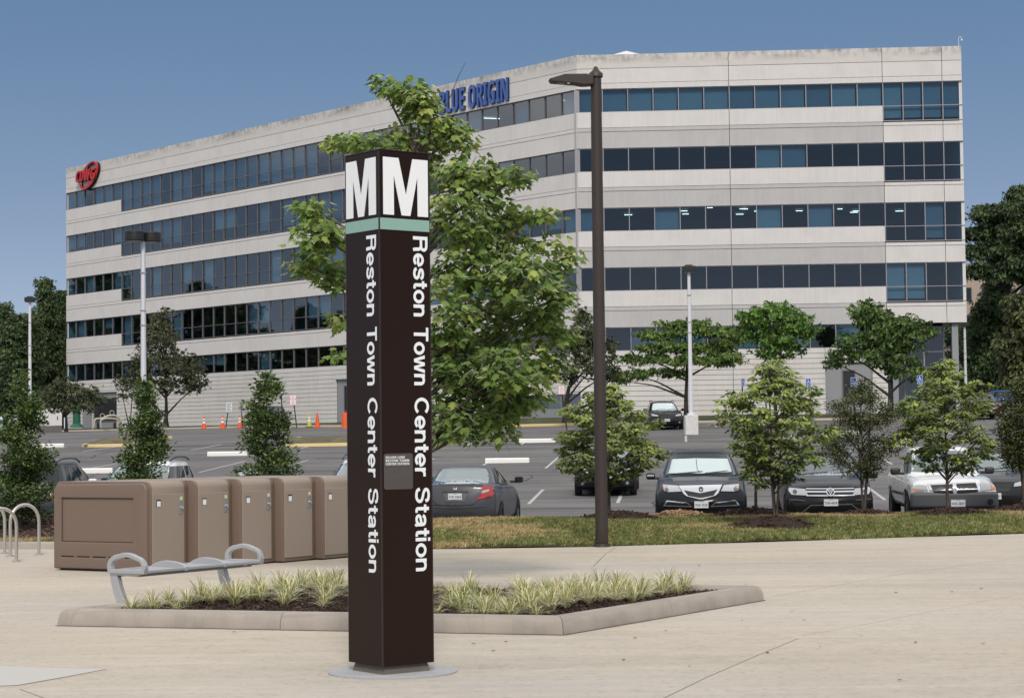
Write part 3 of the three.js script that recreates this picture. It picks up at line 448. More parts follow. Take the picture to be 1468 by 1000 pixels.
// ================================================================ cars
const CM = {
  tyre: mat(0.012, 0.012, 0.013, 0.85), rim: mat(0.35, 0.36, 0.38, 0.3, { metalness: 0.8 }), black: mat(0.008, 0.008, 0.009, 0.4), trim: mat(0.02, 0.02, 0.022, 0.5),
  chrome: mat(0.78, 0.78, 0.80, 0.18, { metalness: 1 }), glass: mat(0.012, 0.016, 0.018, 0.04, { ior: 1.5 }), glassPaintedReflection: mat(0.10, 0.135, 0.135, 0.05, { ior: 1.7, clearcoat: 1, clearcoatRoughness: 0.02 }),  // the pale glass has a sky reflection painted into its base colour
  shade: mat(0.48, 0.58, 0.58, 0.25, { clearcoat: 1, clearcoatRoughness: 0.03 }), lamp: mat(0.42, 0.43, 0.44, 0.12, { clearcoat: 1, clearcoatRoughness: 0.03, metalness: 0.35 }), lampDark: mat(0.05, 0.05, 0.06, 0.1, { clearcoat: 1 }),
  tail: mat(0.36, 0.008, 0.012, 0.15, { clearcoat: 1, clearcoatRoughness: 0.03 }), amber: mat(0.6, 0.2, 0.03, 0.2, { clearcoat: 1 }), under: mat(0.006, 0.006, 0.006, 0.9), grey: mat(0.075, 0.078, 0.085, 0.55),
};
const paintOf = (r, g, b, metal = 0.35) => mat(r, g, b, 0.32, { metalness: metal * 0.4, specularIntensity: 0.1, clearcoat: 0.36, clearcoatRoughness: 0.04 });
function curve1(list) { return (z) => { if (z <= list[0][0]) return list[0][1]; for (let i = 0; i < list.length - 1; i++) if (z <= list[i + 1][0]) { const t = (z - list[i][0]) / (list[i + 1][0] - list[i][0]); return lerp(list[i][1], list[i + 1][1], t * t * (3 - 2 * t) * 0.6 + t * 0.4); } return list[list.length - 1][1]; }; }
function gridGeo(rows) { const n = rows[0].length, pos = [], idx = []; for (const r of rows) for (const p of r) pos.push(p[0], p[1], p[2]); for (let j = 0; j < rows.length - 1; j++) for (let i = 0; i < n - 1; i++) { const a = j * n + i; idx.push(a, a + 1, a + n + 1, a, a + n + 1, a + n); } const g = new THREE.BufferGeometry(); g.setAttribute('position', new THREE.Float32BufferAttribute(pos, 3)); g.setIndex(idx); return g; }
// the lower body: sections lofted along z, the ends rounded in plan and leaned in profile
function bodyGeo(s) {
  const top = curve1(s.top), N = 44, rows = [], zF = s.L / 2, zR = -s.L / 2;
  const section = (z, k) => {   // k shrinks towards the section's middle for the end caps
    const yt = top(z), yb = s.bottom + 0.10 * sstep(zF - 0.7, zF, z) * 0.6 + 0.12 * sstep(zR + 0.6, zR, z) * 0.6, cr = s.crown ?? 0.035;
    const hw = s.W / 2 * (1 - 0.035 * sstep(zF - 1.3, zF - 0.1, z) - 0.03 * sstep(zR + 1.3, zR + 0.1, z));
    const half = [[0, yb], [0.80 * hw, yb], [0.925 * hw, yb + 0.035], [0.975 * hw, yb + 0.14], [0.995 * hw, lerp(yb, yt, 0.35)], [hw, lerp(yb, yt, 0.58)], [0.985 * hw, lerp(yb, yt, 0.78)], [0.955 * hw, yt - 0.065], [0.90 * hw, yt - 0.018], [0.78 * hw, yt + cr * 0.25], [0.45 * hw, yt + cr * 0.8], [0, yt + cr]];
    const ring = [...half.map(([x, y]) => [x, y]), ...half.slice(1, -1).reverse().map(([x, y]) => [-x, y]), [0, yb]], ym = lerp(yb, yt, 0.5);
    return ring.map(([x, y]) => { x *= k; y = lerp(ym, y, k); const u = Math.min(1, Math.abs(x) / (s.W / 2)), wf = sstep(zF - 0.95, zF, z), wr = sstep(zR + 0.8, zR, z), v = (y - s.bottom) / (yt - s.bottom); const f = s.front, r = s.rear; let zz = z; zz -= wf * (f.plan * Math.pow(u, 2.6) + f.top * Math.pow(Math.max(0, v - f.at) / (1 - f.at), 1.6) + f.low * Math.pow(Math.max(0, f.at - v) / f.at, 1.6)); zz += wr * (r.plan * Math.pow(u, 2.8) + r.top * Math.pow(Math.max(0, v - r.at) / (1 - r.at), 1.6) + r.low * Math.pow(Math.max(0, r.at - v) / r.at, 1.6)); return [x, y, zz]; });
  };
  for (const k of [0.02, 0.25, 0.5, 0.75, 0.9, 0.975]) rows.push(section(zR, k));
  for (let i = 0; i <= N; i++) rows.push(section(lerp(zR + 0.012, zF - 0.012, i / N), 1));
  for (const k of [0.975, 0.9, 0.75, 0.5, 0.25, 0.02]) rows.push(section(zF, k));
  const g = mergeVertices(gridGeo(rows), 1e-4); g.computeVertexNormals(); return g;
}
// the cabin: rounded plan, leaning glass, crowned roof
function cabinGeo(c) {
  const rows = [], n = 48, ring = (z0, z1, hw, y, k = 1, round = 4.5) => { const out = []; for (let i = 0; i <= n; i++) { const a = i / n * Math.PI * 2, ca = Math.cos(a), sa = Math.sin(a), r = Math.pow(Math.pow(Math.abs(ca), round) + Math.pow(Math.abs(sa), round), -1 / round); const xx = ca * r * hw * k, zz = sa * r * (z1 - z0) / 2 * k + (z0 + z1) / 2; out.push([xx, y, zz]); } return out.reverse(); };
  for (let j = 0; j <= 8; j++) { const v = j / 8, b = Math.sin(v * Math.PI) * 0.025; rows.push(ring(lerp(c.zb[0], c.zr[0], Math.pow(v, c.rp ?? 1)) - b, lerp(c.zb[1], c.zr[1], Math.pow(v, 0.95)) + b, lerp(c.hw[0], c.hw[1], Math.pow(v, 1.15)), lerp(c.y[0], c.y[1], v))); }
  for (const [k, dy] of [[0.975, 0.022], [0.92, 0.042], [0.8, 0.060], [0.55, 0.078], [0.25, 0.088], [0.01, 0.09]]) rows.push(ring(c.zr[0], c.zr[1], c.hw[1], c.y[1] + dy * (c.roof ?? 1), k, lerp(3, 4.5, k)));
  const g = mergeVertices(gridGeo(rows), 1e-4); g.computeVertexNormals(); return g;
}
// lay a flat outline onto a car's skin, seen from one side: every point slides along the view onto the nearest surface
function caster(geos) {
  const tris = []; for (const g0 of geos) { const g = g0.index ? g0.toNonIndexed() : g0, p = g.attributes.position; for (let i = 0; i < p.count; i += 3) tris.push([p.getX(i), p.getY(i), p.getZ(i), p.getX(i + 1), p.getY(i + 1), p.getZ(i + 1), p.getX(i + 2), p.getY(i + 2), p.getZ(i + 2)]); }
  return (u, v, dir) => {   // dir: 'z+' from the front, 'z-' from behind, 'x+', 'x-'
    const ax = dir[0] === 'z' ? 0 : 2, az = dir[0] === 'z' ? 2 : 0, sg = dir[1] === '+' ? 1 : -1; let best = null;
    for (const t of tris) { const x0 = t[ax], y0 = t[1], x1 = t[3 + ax], y1 = t[4], x2 = t[6 + ax], y2 = t[7]; if ((u < x0 && u < x1 && u < x2) || (u > x0 && u > x1 && u > x2) || (v < y0 && v < y1 && v < y2) || (v > y0 && v > y1 && v > y2)) continue; const den = (y1 - y2) * (x0 - x2) + (x2 - x1) * (y0 - y2); if (Math.abs(den) < 1e-12) continue; const a = ((y1 - y2) * (u - x2) + (x2 - x1) * (v - y2)) / den, b = ((y2 - y0) * (u - x2) + (x0 - x2) * (v - y2)) / den, c = 1 - a - b; if (a < -1e-6 || b < -1e-6 || c < -1e-6) continue; const w = a * t[az] + b * t[3 + az] + c * t[6 + az]; if (best === null || w * sg > best * sg) best = w; }
    return best;
  };
}
function patchGeo(cast, outline, dir, off, maxEdge = 0.075, holes) {
  const s = new THREE.Shape(outline.map((p) => new THREE.Vector2(p[0], p[1]))); if (holes) for (const h of holes) s.holes.push(new THREE.Path(h.map((p) => new THREE.Vector2(p[0], p[1]))));
  const g0 = new THREE.ShapeGeometry(s), p = g0.attributes.position, ix = g0.index.array; let tris = []; for (let i = 0; i < ix.length; i += 3) tris.push([0, 1, 2].map((k) => [p.getX(ix[i + k]), p.getY(ix[i + k])]));
  for (let pass = 0; pass < 9; pass++) { const out = []; let split = false; for (const t of tris) { const e = [0, 1, 2].map((k) => Math.hypot(t[k][0] - t[(k + 1) % 3][0], t[k][1] - t[(k + 1) % 3][1])), m = Math.max(...e); if (m < maxEdge) { out.push(t); continue; } split = true; const k = e.indexOf(m), a = t[k], b = t[(k + 1) % 3], c = t[(k + 2) % 3], q = [(a[0] + b[0]) / 2, (a[1] + b[1]) / 2]; out.push([a, q, c], [q, b, c]); } tris = out; if (!split) break; }
  const sg = dir[1] === '+' ? 1 : -1, memo = new Map(), fin = (q) => { const key = q[0].toFixed(4) + q[1].toFixed(4); if (!memo.has(key)) memo.set(key, cast(q[0], q[1], dir)); return memo.get(key); };
  const pos = []; for (const t of tris) { const w = t.map(fin); if (w.some((x) => x === null)) continue; const pts = t.map((q, k) => dir[0] === 'z' ? [q[0], q[1], w[k] + sg * off] : [w[k] + sg * off, q[1], q[0]]); const flip = dir === 'z-' || dir === 'x+'; for (const q of flip ? [pts[0], pts[2], pts[1]] : pts) pos.push(...q); }
  let g = new THREE.BufferGeometry(); g.setAttribute('position', new THREE.Float32BufferAttribute(pos, 3)); g = mergeVertices(g, 1e-4); g.computeVertexNormals(); return prep(g);
}
const mirrorX = (pts) => pts.map(([x, y]) => [-x, y]).reverse();
const disc = (cx, cy, r, n = 18, rx = r) => Array.from({ length: n }, (_, i) => [cx + Math.cos(i / n * 2 * Math.PI) * rx, cy + Math.sin(i / n * 2 * Math.PI) * r]);
const rect = (x0, y0, x1, y1) => [[x0, y0], [x1, y0], [x1, y1], [x0, y1]];
function strip(pts, w) { const a = [], b = []; pts.forEach((p, i) => { const q = pts[Math.max(0, i - 1)], r = pts[Math.min(pts.length - 1, i + 1)]; let tx = r[0] - q[0], ty = r[1] - q[1]; const l = Math.hypot(tx, ty) || 1; tx /= l; ty /= l; a.push([p[0] + ty * w / 2, p[1] - tx * w / 2]); b.unshift([p[0] - ty * w / 2, p[1] + tx * w / 2]); }); return [...a, ...b]; }
const wheelCache = new Map();
function wheelParts(r, w) { const key = [r, w].join(); if (!wheelCache.has(key)) {
  const ty = lathe([[r * 0.62, -w / 2], [r * 0.9, -w / 2], [r * 0.985, -w * 0.40], [r, -w * 0.25], [r, w * 0.25], [r * 0.985, w * 0.40], [r * 0.9, w / 2], [r * 0.62, w / 2]], 32).rotateZ(Math.PI / 2);
  const sp = [lathe([[0.001, w * 0.38], [r * 0.14, w * 0.40], [r * 0.16, w * 0.34], [r * 0.2, w * 0.3]], 20), lathe([[r * 0.52, w * 0.30], [r * 0.6, w * 0.42], [r * 0.645, w * 0.46], [r * 0.645, -w * 0.3]], 32), cyl(r * 0.56, r * 0.56, 0.01, 0, w * 0.08, 0, 24)];
  for (let i = 0; i < 10; i++) sp.push(box(r * 0.075, 0.03, r * 0.5, 0, w * 0.33, r * 0.36).rotateY(i / 10 * 2 * Math.PI));
  wheelCache.set(key, [ty, merge(sp).rotateZ(-Math.PI / 2)]); } return wheelCache.get(key); }
const plateCache = new Map();
function plateMat(text) { if (!plateCache.has(text)) { const c = document.createElement('canvas'); c.width = 128; c.height = 64; const k = c.getContext('2d'); k.fillStyle = '#d5d8da'; k.fillRect(0, 0, 128, 64); k.strokeStyle = '#8a9096'; k.lineWidth = 3; k.strokeRect(2, 2, 124, 60); k.fillStyle = '#27324e'; k.font = '9px sans-serif'; k.textAlign = 'center'; k.fillText('VIRGINIA', 64, 12); k.font = 'bold 30px sans-serif'; k.fillText(text, 64, 47, 112); const t = new THREE.CanvasTexture(c); t.colorSpace = THREE.SRGBColorSpace; plateCache.set(text, mat(1, 1, 1, 0.4, { map: t })); } return plateCache.get(text); }
function makeCar(s) {
  const o = thing(s.name, s.label, s.category, s.pos, s.turn), bg = bodyGeo(s), cg = cabinGeo(s.cabin), cast = caster([bg, cg]), P = (name, out, dir, m, off = 0.005, holes, edge) => part(o, name, Array.isArray(out[0][0]) ? merge(out.map((q) => patchGeo(cast, q, dir, off * 1.6 + 0.003, edge, holes))) : patchGeo(cast, out, dir, off * 1.6 + 0.003, edge, holes), m);
  part(o, 'body', bg, s.paint); part(o, 'cabin', cg, s.paint);
  const z = s.axles, wr = s.wheel, ww = 0.21, hx = s.W / 2 - ww / 2 + 0.004, [ty, rim] = wheelParts(wr, ww);
  for (const zz of z) for (const sx of [-1, 1]) { const w = part(o, 'wheel', ty, CM.tyre); w.position.set(sx * hx, wr, zz); if (sx < 0) w.rotation.y = Math.PI; part(w, 'rim', rim, s.rim ?? CM.rim); }
  // wheel arches: a dark recess and a lip
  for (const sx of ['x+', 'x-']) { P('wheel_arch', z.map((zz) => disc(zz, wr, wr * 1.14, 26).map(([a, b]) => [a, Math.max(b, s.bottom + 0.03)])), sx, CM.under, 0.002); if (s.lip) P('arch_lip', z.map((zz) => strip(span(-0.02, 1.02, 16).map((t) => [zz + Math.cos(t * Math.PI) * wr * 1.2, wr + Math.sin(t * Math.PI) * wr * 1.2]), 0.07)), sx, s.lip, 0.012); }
  part(o, 'underbody', box(s.W * 0.82, 0.12, s.L * 0.86, 0, s.bottom + 0.03, 0), CM.under);
  const c = s.cabin, g = s.glass ?? CM.glass;
  const scr = (z01, k0, k1, y0, y1) => [[-c.hw[0] * k0, y0], [-c.hw[0] * 0.5 * k0, y0 - 0.02], [c.hw[0] * 0.5 * k0, y0 - 0.02], [c.hw[0] * k0, y0], [c.hw[1] * k1, y1], [c.hw[1] * 0.5, y1 + 0.025], [-c.hw[1] * 0.5, y1 + 0.025], [-c.hw[1] * k1, y1]];
  const wy0 = s.wy ?? c.y[0] + 0.10, wy1 = c.y[1] - 0.045;
  const ws = P('windscreen', scr(0, 0.92, 0.90, wy0, wy1), 'z+', s.screen ?? g, 0.004); if (s.rearGlass !== null) P('rear_window', scr(0, 0.88, 0.84, s.rearGlass?.[0] ?? wy0, s.rearGlass?.[1] ?? wy1), 'z-', s.backGlass ?? g, 0.004);
  P('wiper', [strip([[-0.5, wy0 + 0.01], [0.05, wy0 + 0.05]], 0.02), strip([[0.1, wy0 + 0.01], [0.62, wy0 + 0.06]], 0.02)], 'z+', CM.black, 0.012);
  const lz = (y, z0, z1) => lerp(z0, z1, (y - c.y[0]) / (c.y[1] - c.y[0]));
  for (const sx of ['x+', 'x-']) { const y0 = c.y[0] + 0.08, y1 = c.y[1] - 0.06, zr0 = lz(y0, c.zb[0], c.zr[0]) + 0.20, zr1 = lz(y1, c.zb[0], c.zr[0]) + 0.16, zf0 = lz(y0, c.zb[1], c.zr[1]) - 0.20, zf1 = lz(y1, c.zb[1], c.zr[1]) - 0.14, m0 = (s.pillar ?? 0), n = []; for (const [a, b] of [[0, 0.47], [0.52, 1]]) n.push([[lerp(zr0, zf0, a), y0], [lerp(zr0, zf0, b), y0], [lerp(zr1, zf1, b), y1], [lerp(zr1, zf1, a), y1]]); for (const q of n) P('side_window', q, sx, g, 0.006);
    P('door_seam', [strip([[lerp(zr0, zf0, 0.495), s.bottom + 0.16], [lerp(zr0, zf0, 0.495), c.y[0] - 0.02]], 0.014), strip([[lerp(zr0, zf0, 0.99), s.bottom + 0.16], [lerp(zr0, zf0, 1.0), c.y[0] - 0.05]], 0.014), strip([[zr0 - 0.05, s.bottom + 0.3], [zr0 + 0.02, c.y[0] - 0.03]], 0.014)], sx, CM.black, 0.003); P('door_handle', [[-0.05], [-1.05]].map(([dz]) => rect(dz, c.y[0] - 0.14, dz + 0.18, c.y[0] - 0.105)), sx, s.handle ?? s.paint, 0.03); }
  for (const sx of [-1, 1]) { const m = part(o, 'mirror', rbox(0.20, 0.15, 0.13, 0.05, 0, 0, 0, 3), s.mirror ?? s.paint); m.position.set(sx * (c.hw[0] + 0.20), c.y[0] + 0.12, c.zb[1] - 0.62); part(m, 'mirror_glass', box(0.15, 0.10, 0.01, 0, 0, -0.066), CM.glass); part(m, 'mirror_arm', box(0.14, 0.05, 0.06, -sx * 0.13, -0.05, 0), CM.trim); if (s.mirrorChrome) part(m, 'indicator', rbox(0.16, 0.05, 0.02, 0.01, 0, 0.01, 0.062), CM.lamp); }
  const plate = (text, y, dir, tilt = 0) => { const zz = cast(0, y, dir), m = part(o, 'license_plate', box(0.305, 0.152, 0.012), [CM.trim, CM.trim, CM.trim, CM.trim, plateMat(text), CM.trim]); m.position.set(s.plateX ?? 0, y, zz + (dir === 'z+' ? 0.02 : -0.02)); if (dir === 'z-') m.rotation.y = Math.PI; };
  s.detail?.({ o, P, plate, cast, s });
  return o;
}
const both = (q) => [q, mirrorX(q)];
const SUVTOP = (h) => [[-2.45, h - 0.10], [-2.2, h], [0.6, h + 0.01], [1.0, h - 0.02], [1.7, h - 0.10], [2.2, h - 0.17], [2.45, h - 0.24]];
const yaw = -4.8 * Math.PI / 180;
const lot = (px, d) => { const x = xAt(px, d); return [x, lotY(x, d), -d]; };
// place a car by the middle of the end that faces the camera
const parked = (px, d, L, turn = yaw) => { const x = xAt(px, d), s = Math.sin(turn), c = Math.cos(turn), sg = Math.abs(turn) > 1.6 ? -1 : 1, cx = x - sg * s * L / 2, cd = d + sg * c * L / 2; return [cx, lotY(x, d), -cd]; };
{ // black luxury SUV, front towards us, silver sunshade
  const K = 557, X = (x) => (x - 702) / K, Y = (y) => (1046 - y) / K, q = (...l) => l.map(([x, y]) => [X(x), Y(y)]);
  makeCar({ name: 'parked_car', label: 'black SUV with chrome shield grille and a silver sunshade filling its windscreen', category: 'car', pos: parked(1004, 43.4, 4.87), turn: yaw, L: 4.87, W: 1.97, bottom: 0.24, wheel: 0.37, axles: [-1.42, 1.42], paint: paintOf(0.012, 0.013, 0.017, 0.3),
    top: SUVTOP(1.13), crown: 0.04, front: { plan: 0.26, top: 0.22, low: 0.10, at: 0.55 }, rear: { plan: 0.14, top: 0.05, low: 0.06, at: 0.5 },
    cabin: { zb: [-2.3, 1.15], zr: [-1.95, 0.1], hw: [0.90, 0.66], y: [1.02, 1.64], roof: 1.0 }, wy: 1.19, mirrorChrome: true,
    detail({ o, P, plate }) {
      P('sunshade', q([300, 374], [330, 205], [650, 196], [1070, 205], [1110, 368], [700, 384]), 'z+', CM.shade, 0.008); P('shade_fold', [strip(q([655, 205], [665, 330], [700, 372]), 0.012), strip(q([330, 380], [560, 376], [700, 384], [1100, 368]), 0.018)], 'z+', CM.black, 0.012);
      P('grille_surround', q([435, 510], [955, 502], [905, 600], [870, 628], [720, 668], [680, 668], [530, 632], [495, 605]), 'z+', CM.chrome, 0.012, null, 0.06);
      P('grille', q([500, 563], [560, 574], [690, 598], [840, 570], [897, 556], [850, 622], [715, 650], [680, 650], [545, 624]), 'z+', CM.black, 0.018, null, 0.06);
      P('headlight', both(q([243, 498], [430, 510], [468, 578], [300, 584], [262, 570])), 'z+', CM.lamp, 0.010); P('lens', both(disc(X(290), Y(556), 0.045)), 'z+', CM.lampDark, 0.016); P('indicator', both(q([246, 500], [300, 504], [292, 524], [250, 522])), 'z+', CM.amber, 0.014);
      P('intake_trim', both(q([248, 750], [290, 682], [540, 706], [598, 762])), 'z+', CM.chrome, 0.010); P('side_intake', both(q([272, 740], [300, 696], [535, 718], [572, 750])), 'z+', CM.black, 0.015);
      P('fog_lamp', both(q([258, 836], [272, 794], [402, 796], [386, 836])), 'z+', CM.lamp, 0.010); P('lower_grille', q([470, 800], [930, 800], [880, 880], [520, 880]), 'z+', CM.black, 0.008); P('hood_seam', both(strip(q([455, 500], [330, 480], [270, 420]), 0.012)), 'z+', CM.black, 0.004);
      P('emblem', strip(q([682, 572], [696, 532], [704, 532], [720, 572]), 0.016), 'z+', CM.black, 0.02); P('emblem_ring', disc(X(701), Y(552), 0.05, 24), 'z+', CM.black, 0.018, [disc(X(701), Y(552), 0.037, 24).reverse()], 0.04); plate('VGE-1526', Y(733), 'z+');
    } });
}
{ // grey sedan, tail towards us
  const K = 511, X = (x) => (x - 443) / K, Y = (y) => (965 - y) / K, q = (...l) => l.map(([x, y]) => [-X(x), Y(y)]);
  makeCar({ name: 'parked_car', label: 'dark grey sedan seen from behind with one red tail light clear of the pylon', category: 'car', pos: parked(659, 43.2, 4.5, Math.PI + yaw), turn: Math.PI - 0.135, L: 4.5, W: 1.755, bottom: 0.2, wheel: 0.315, axles: [-1.33, 1.35], paint: paintOf(0.075, 0.078, 0.088, 0.5),
    top: [[-2.25, 0.99], [-2.15, 1.045], [-1.6, 1.06], [-0.6, 1.0], [0.8, 0.98], [1.5, 0.9], [2.0, 0.80], [2.25, 0.70]], crown: 0.02, front: { plan: 0.30, top: 0.2, low: 0.08, at: 0.5 }, rear: { plan: 0.20, top: 0.10, low: 0.14, at: 0.42 },
    cabin: { zb: [-1.95, 1.35], zr: [-0.95, 0.2], hw: [0.78, 0.565], y: [0.97, 1.365], roof: 0.8, rp: 0.85 }, wy: 1.06, rearGlass: [1.075, 1.36], backGlass: CM.glassPaintedReflection,
    detail({ o, P, plate }) {
      P('tail_light', both(q([735, 442], [800, 452], [852, 472], [866, 505], [842, 556], [770, 580], [680, 594], [725, 515])), 'z-', CM.tail, 0.010, null, 0.07); P('reverse_lamp', both(q([740, 498], [800, 482], [812, 500], [790, 512], [722, 527])), 'z-', CM.lamp, 0.016);
      P('boot_seam', [strip(q([190, 645], [250, 652], [443, 655], [640, 648], [690, 600], [735, 520], [742, 445]), 0.010), strip(mirrorX(q([443, 655], [640, 648], [690, 600], [735, 520], [742, 445])), 0.010), strip(q([150, 442], [443, 436], [736, 442]), 0.016)], 'z-', CM.black, 0.004);
      P('plate_recess', q([295, 510], [590, 510], [545, 612], [345, 612]), 'z-', CM.grey, 0.006); P('plate_lip', strip(q([300, 508], [443, 505], [585, 508]), 0.022), 'z-', CM.black, 0.02); P('lower_valance', q([60, 800], [443, 808], [830, 800], [800, 872], [90, 872]), 'z-', CM.trim, 0.006); P('bumper_crease', [strip(q([100, 674], [443, 690], [790, 674]), 0.008)], 'z-', CM.trim, 0.004);
      P('emblem', [strip(q([425, 462], [430, 488]), 0.012), strip(q([456, 462], [451, 488]), 0.012), strip(q([428, 475], [453, 475]), 0.012)], 'z-', CM.chrome, 0.012); plate('TYP-1963', Y(560), 'z-'); part(o, 'exhaust', tube([[-0.45, 0.24, -2.0], [-0.45, 0.23, -2.16]], 0.03, 4, 10), CM.chrome);
    } });
}
{ // dark compact SUV between the small trees
  const K = 557, X = (x) => (x - 745) / K, Y = (y) => (1012 - y) / K, q = (...l) => l.map(([x, y]) => [X(x), Y(y)]);
  makeCar({ name: 'parked_car', label: 'black compact SUV with slim chrome bar grille and round badge behind small trees', category: 'car', pos: parked(1189.5, 43.3, 4.6), turn: yaw, L: 4.6, W: 1.88, bottom: 0.24, wheel: 0.35, axles: [-1.4, 1.38], paint: paintOf(0.011, 0.012, 0.014, 0.3),
    top: SUVTOP(1.12).map(([z, y]) => [z * 0.95, y]), crown: 0.035, front: { plan: 0.24, top: 0.20, low: 0.12, at: 0.5 }, rear: { plan: 0.14, top: 0.05, low: 0.06, at: 0.5 }, cabin: { zb: [-2.2, 1.05], zr: [-1.9, 0.05], hw: [0.87, 0.66], y: [1.0, 1.57] }, wy: 1.15, screen: mat(0.06, 0.085, 0.095, 0.05, { ior: 1.7, clearcoat: 1, clearcoatRoughness: 0.02 }),
    detail({ o, P, plate }) {
      P('headlight', both(q([258, 514], [452, 528], [482, 606], [290, 596], [265, 560])), 'z+', CM.lamp, 0.010); P('lens', both([...disc(X(330), Y(560), 0.045), ]), 'z+', CM.lampDark, 0.016);
      P('grille', q([452, 525], [1038, 525], [1010, 612], [480, 612]), 'z+', CM.black, 0.008); P('grille_bar', [[526, 0.02], [560, 0.03], [606, 0.02]].map(([y, w]) => strip(q([462, y], [745, y + 3], [1028, y]), w)), 'z+', CM.chrome, 0.016);
      P('emblem_disc', disc(X(745), Y(565), 0.085, 26), 'z+', CM.black, 0.022); P('emblem_ring', disc(X(745), Y(565), 0.088, 28), 'z+', CM.chrome, 0.026, [disc(X(745), Y(565), 0.070, 28).reverse()], 0.04);
      P('emblem', [strip([[-0.05, 0.05], [0, -0.055], [0.05, 0.05]].map(([x, y]) => [x, y + Y(565)]), 0.02), strip([[-0.022, 0.065], [0, 0.01], [0.022, 0.065]].map(([x, y]) => [x, y + Y(565)]), 0.016)], 'z+', CM.chrome, 0.026);
      P('lower_grille', q([300, 690], [1190, 690], [1120, 870], [370, 870]), 'z+', CM.black, 0.006); P('intake_trim', [strip(q([400, 815], [512, 722], [745, 716], [985, 712], [1100, 800]), 0.022)], 'z+', CM.rim, 0.012); P('skid_trim', strip(q([480, 874], [745, 880], [1010, 874]), 0.03), 'z+', CM.rim, 0.012); P('brow_trim', both(strip(q([265, 655], [350, 655], [450, 668]), 0.016)), 'z+', CM.grey, 0.010); P('toll_tag', q([560, 172], [615, 172], [615, 190], [560, 190]), 'z+', CM.stopTag ?? M.stop, 0.010); plate('TXM-6858', Y(690), 'z+');
      for (const sx of [-1, 1]) part(o, 'roof_rail', tube([[sx * 0.62, 1.60, 0.0], [sx * 0.63, 1.68, -0.3], [sx * 0.63, 1.69, -1.4], [sx * 0.62, 1.62, -1.8]], 0.018, 20, 6), CM.rim);
    } });
}
{ // white pickup with a grey bumper
  const K = 459, X = (x) => (x - 716) / K, Y = (y) => (985 - y) / K, q = (...l) => l.map(([x, y]) => [X(x), Y(y)]), wp = mat(0.70, 0.70, 0.69, 0.3, { clearcoat: 0.8, clearcoatRoughness: 0.06 });
  const o = makeCar({ name: 'parked_truck', label: 'white pickup truck with dark grey bumper and crosshair grille behind a small tree', category: 'pickup truck', pos: parked(1367, 42.6, 5.3), turn: yaw, L: 5.3, W: 1.82, bottom: 0.42, wheel: 0.37, axles: [-1.62, 1.72], paint: wp, lip: CM.trim, mirror: CM.trim,
    top: [[-2.65, 1.16], [-0.6, 1.16], [0.2, 1.14], [1.0, 1.12], [1.8, 1.09], [2.3, 1.04], [2.65, 0.98]], crown: 0.03, front: { plan: 0.16, top: 0.10, low: 0.02, at: 0.7 }, rear: { plan: 0.04, top: 0.0, low: 0.02, at: 0.5 }, cabin: { zb: [-1.0, 1.25], zr: [-0.75, 0.45], hw: [0.82, 0.63], y: [1.08, 1.66] }, wy: 1.2, screen: CM.glassPaintedReflection,
    detail({ o, P, plate }) {
      P('grille_surround', q([462, 540], [940, 522], [962, 570], [950, 630], [905, 668], [560, 682], [500, 640]), 'z+', CM.chrome, 0.012); P('grille', [q([490, 553], [700, 545], [700, 590], [505, 600]), q([735, 543], [920, 535], [935, 585], [735, 590]), q([510, 612], [700, 604], [700, 664], [560, 664], [520, 640]), q([735, 604], [940, 598], [930, 630], [895, 655], [735, 662])], 'z+', CM.black, 0.018);
      P('headlight', [q([310, 560], [330, 548], [455, 556], [465, 640], [318, 634]), q([962, 540], [975, 500], [1095, 515], [1108, 600], [970, 615])], 'z+', CM.lamp, 0.010); P('indicator', [q([312, 585], [362, 585], [366, 634], [318, 632]), q([1066, 520], [1098, 520], [1108, 598], [1070, 602])], 'z+', CM.amber, 0.014);
      P('bumper_inset', q([520, 768], [630, 768], [630, 800], [520, 800]), 'z+', CM.black, 0.03);
      const b = part(o, 'bumper', rbox(1.80, 0.34, 0.30, 0.07, 0, 0.62, 2.54, 3), CM.grey); part(b, 'bumper_step', rbox(1.72, 0.12, 0.2, 0.04, 0, 0.44, 2.53, 2), CM.trim); const f = part(b, 'fog_lamp', cyl(0.06, 0.06, 0.02).rotateX(Math.PI / 2).translate(0.72, 0.58, 2.685), CM.black);
      const m = part(o, 'license_plate', box(0.305, 0.152, 0.012), [CM.trim, CM.trim, CM.trim, CM.trim, plateMat('VGE-2821'), CM.trim]); m.position.set(0.06, 0.56, 2.70); part(o, 'emblem', rbox(0.10, 0.10, 0.02, 0.02, 0, Y(600), 2.66, 1), CM.chrome);
      part(o, 'cargo_bed', merge([box(1.5, 0.02, 1.6, 0, 1.195, -1.85)]), CM.black); P('side_moulding', strip([[-1.2, 0.72], [1.25, 0.72]], 0.06), 'x-', CM.grey, 0.012);
    } });
}
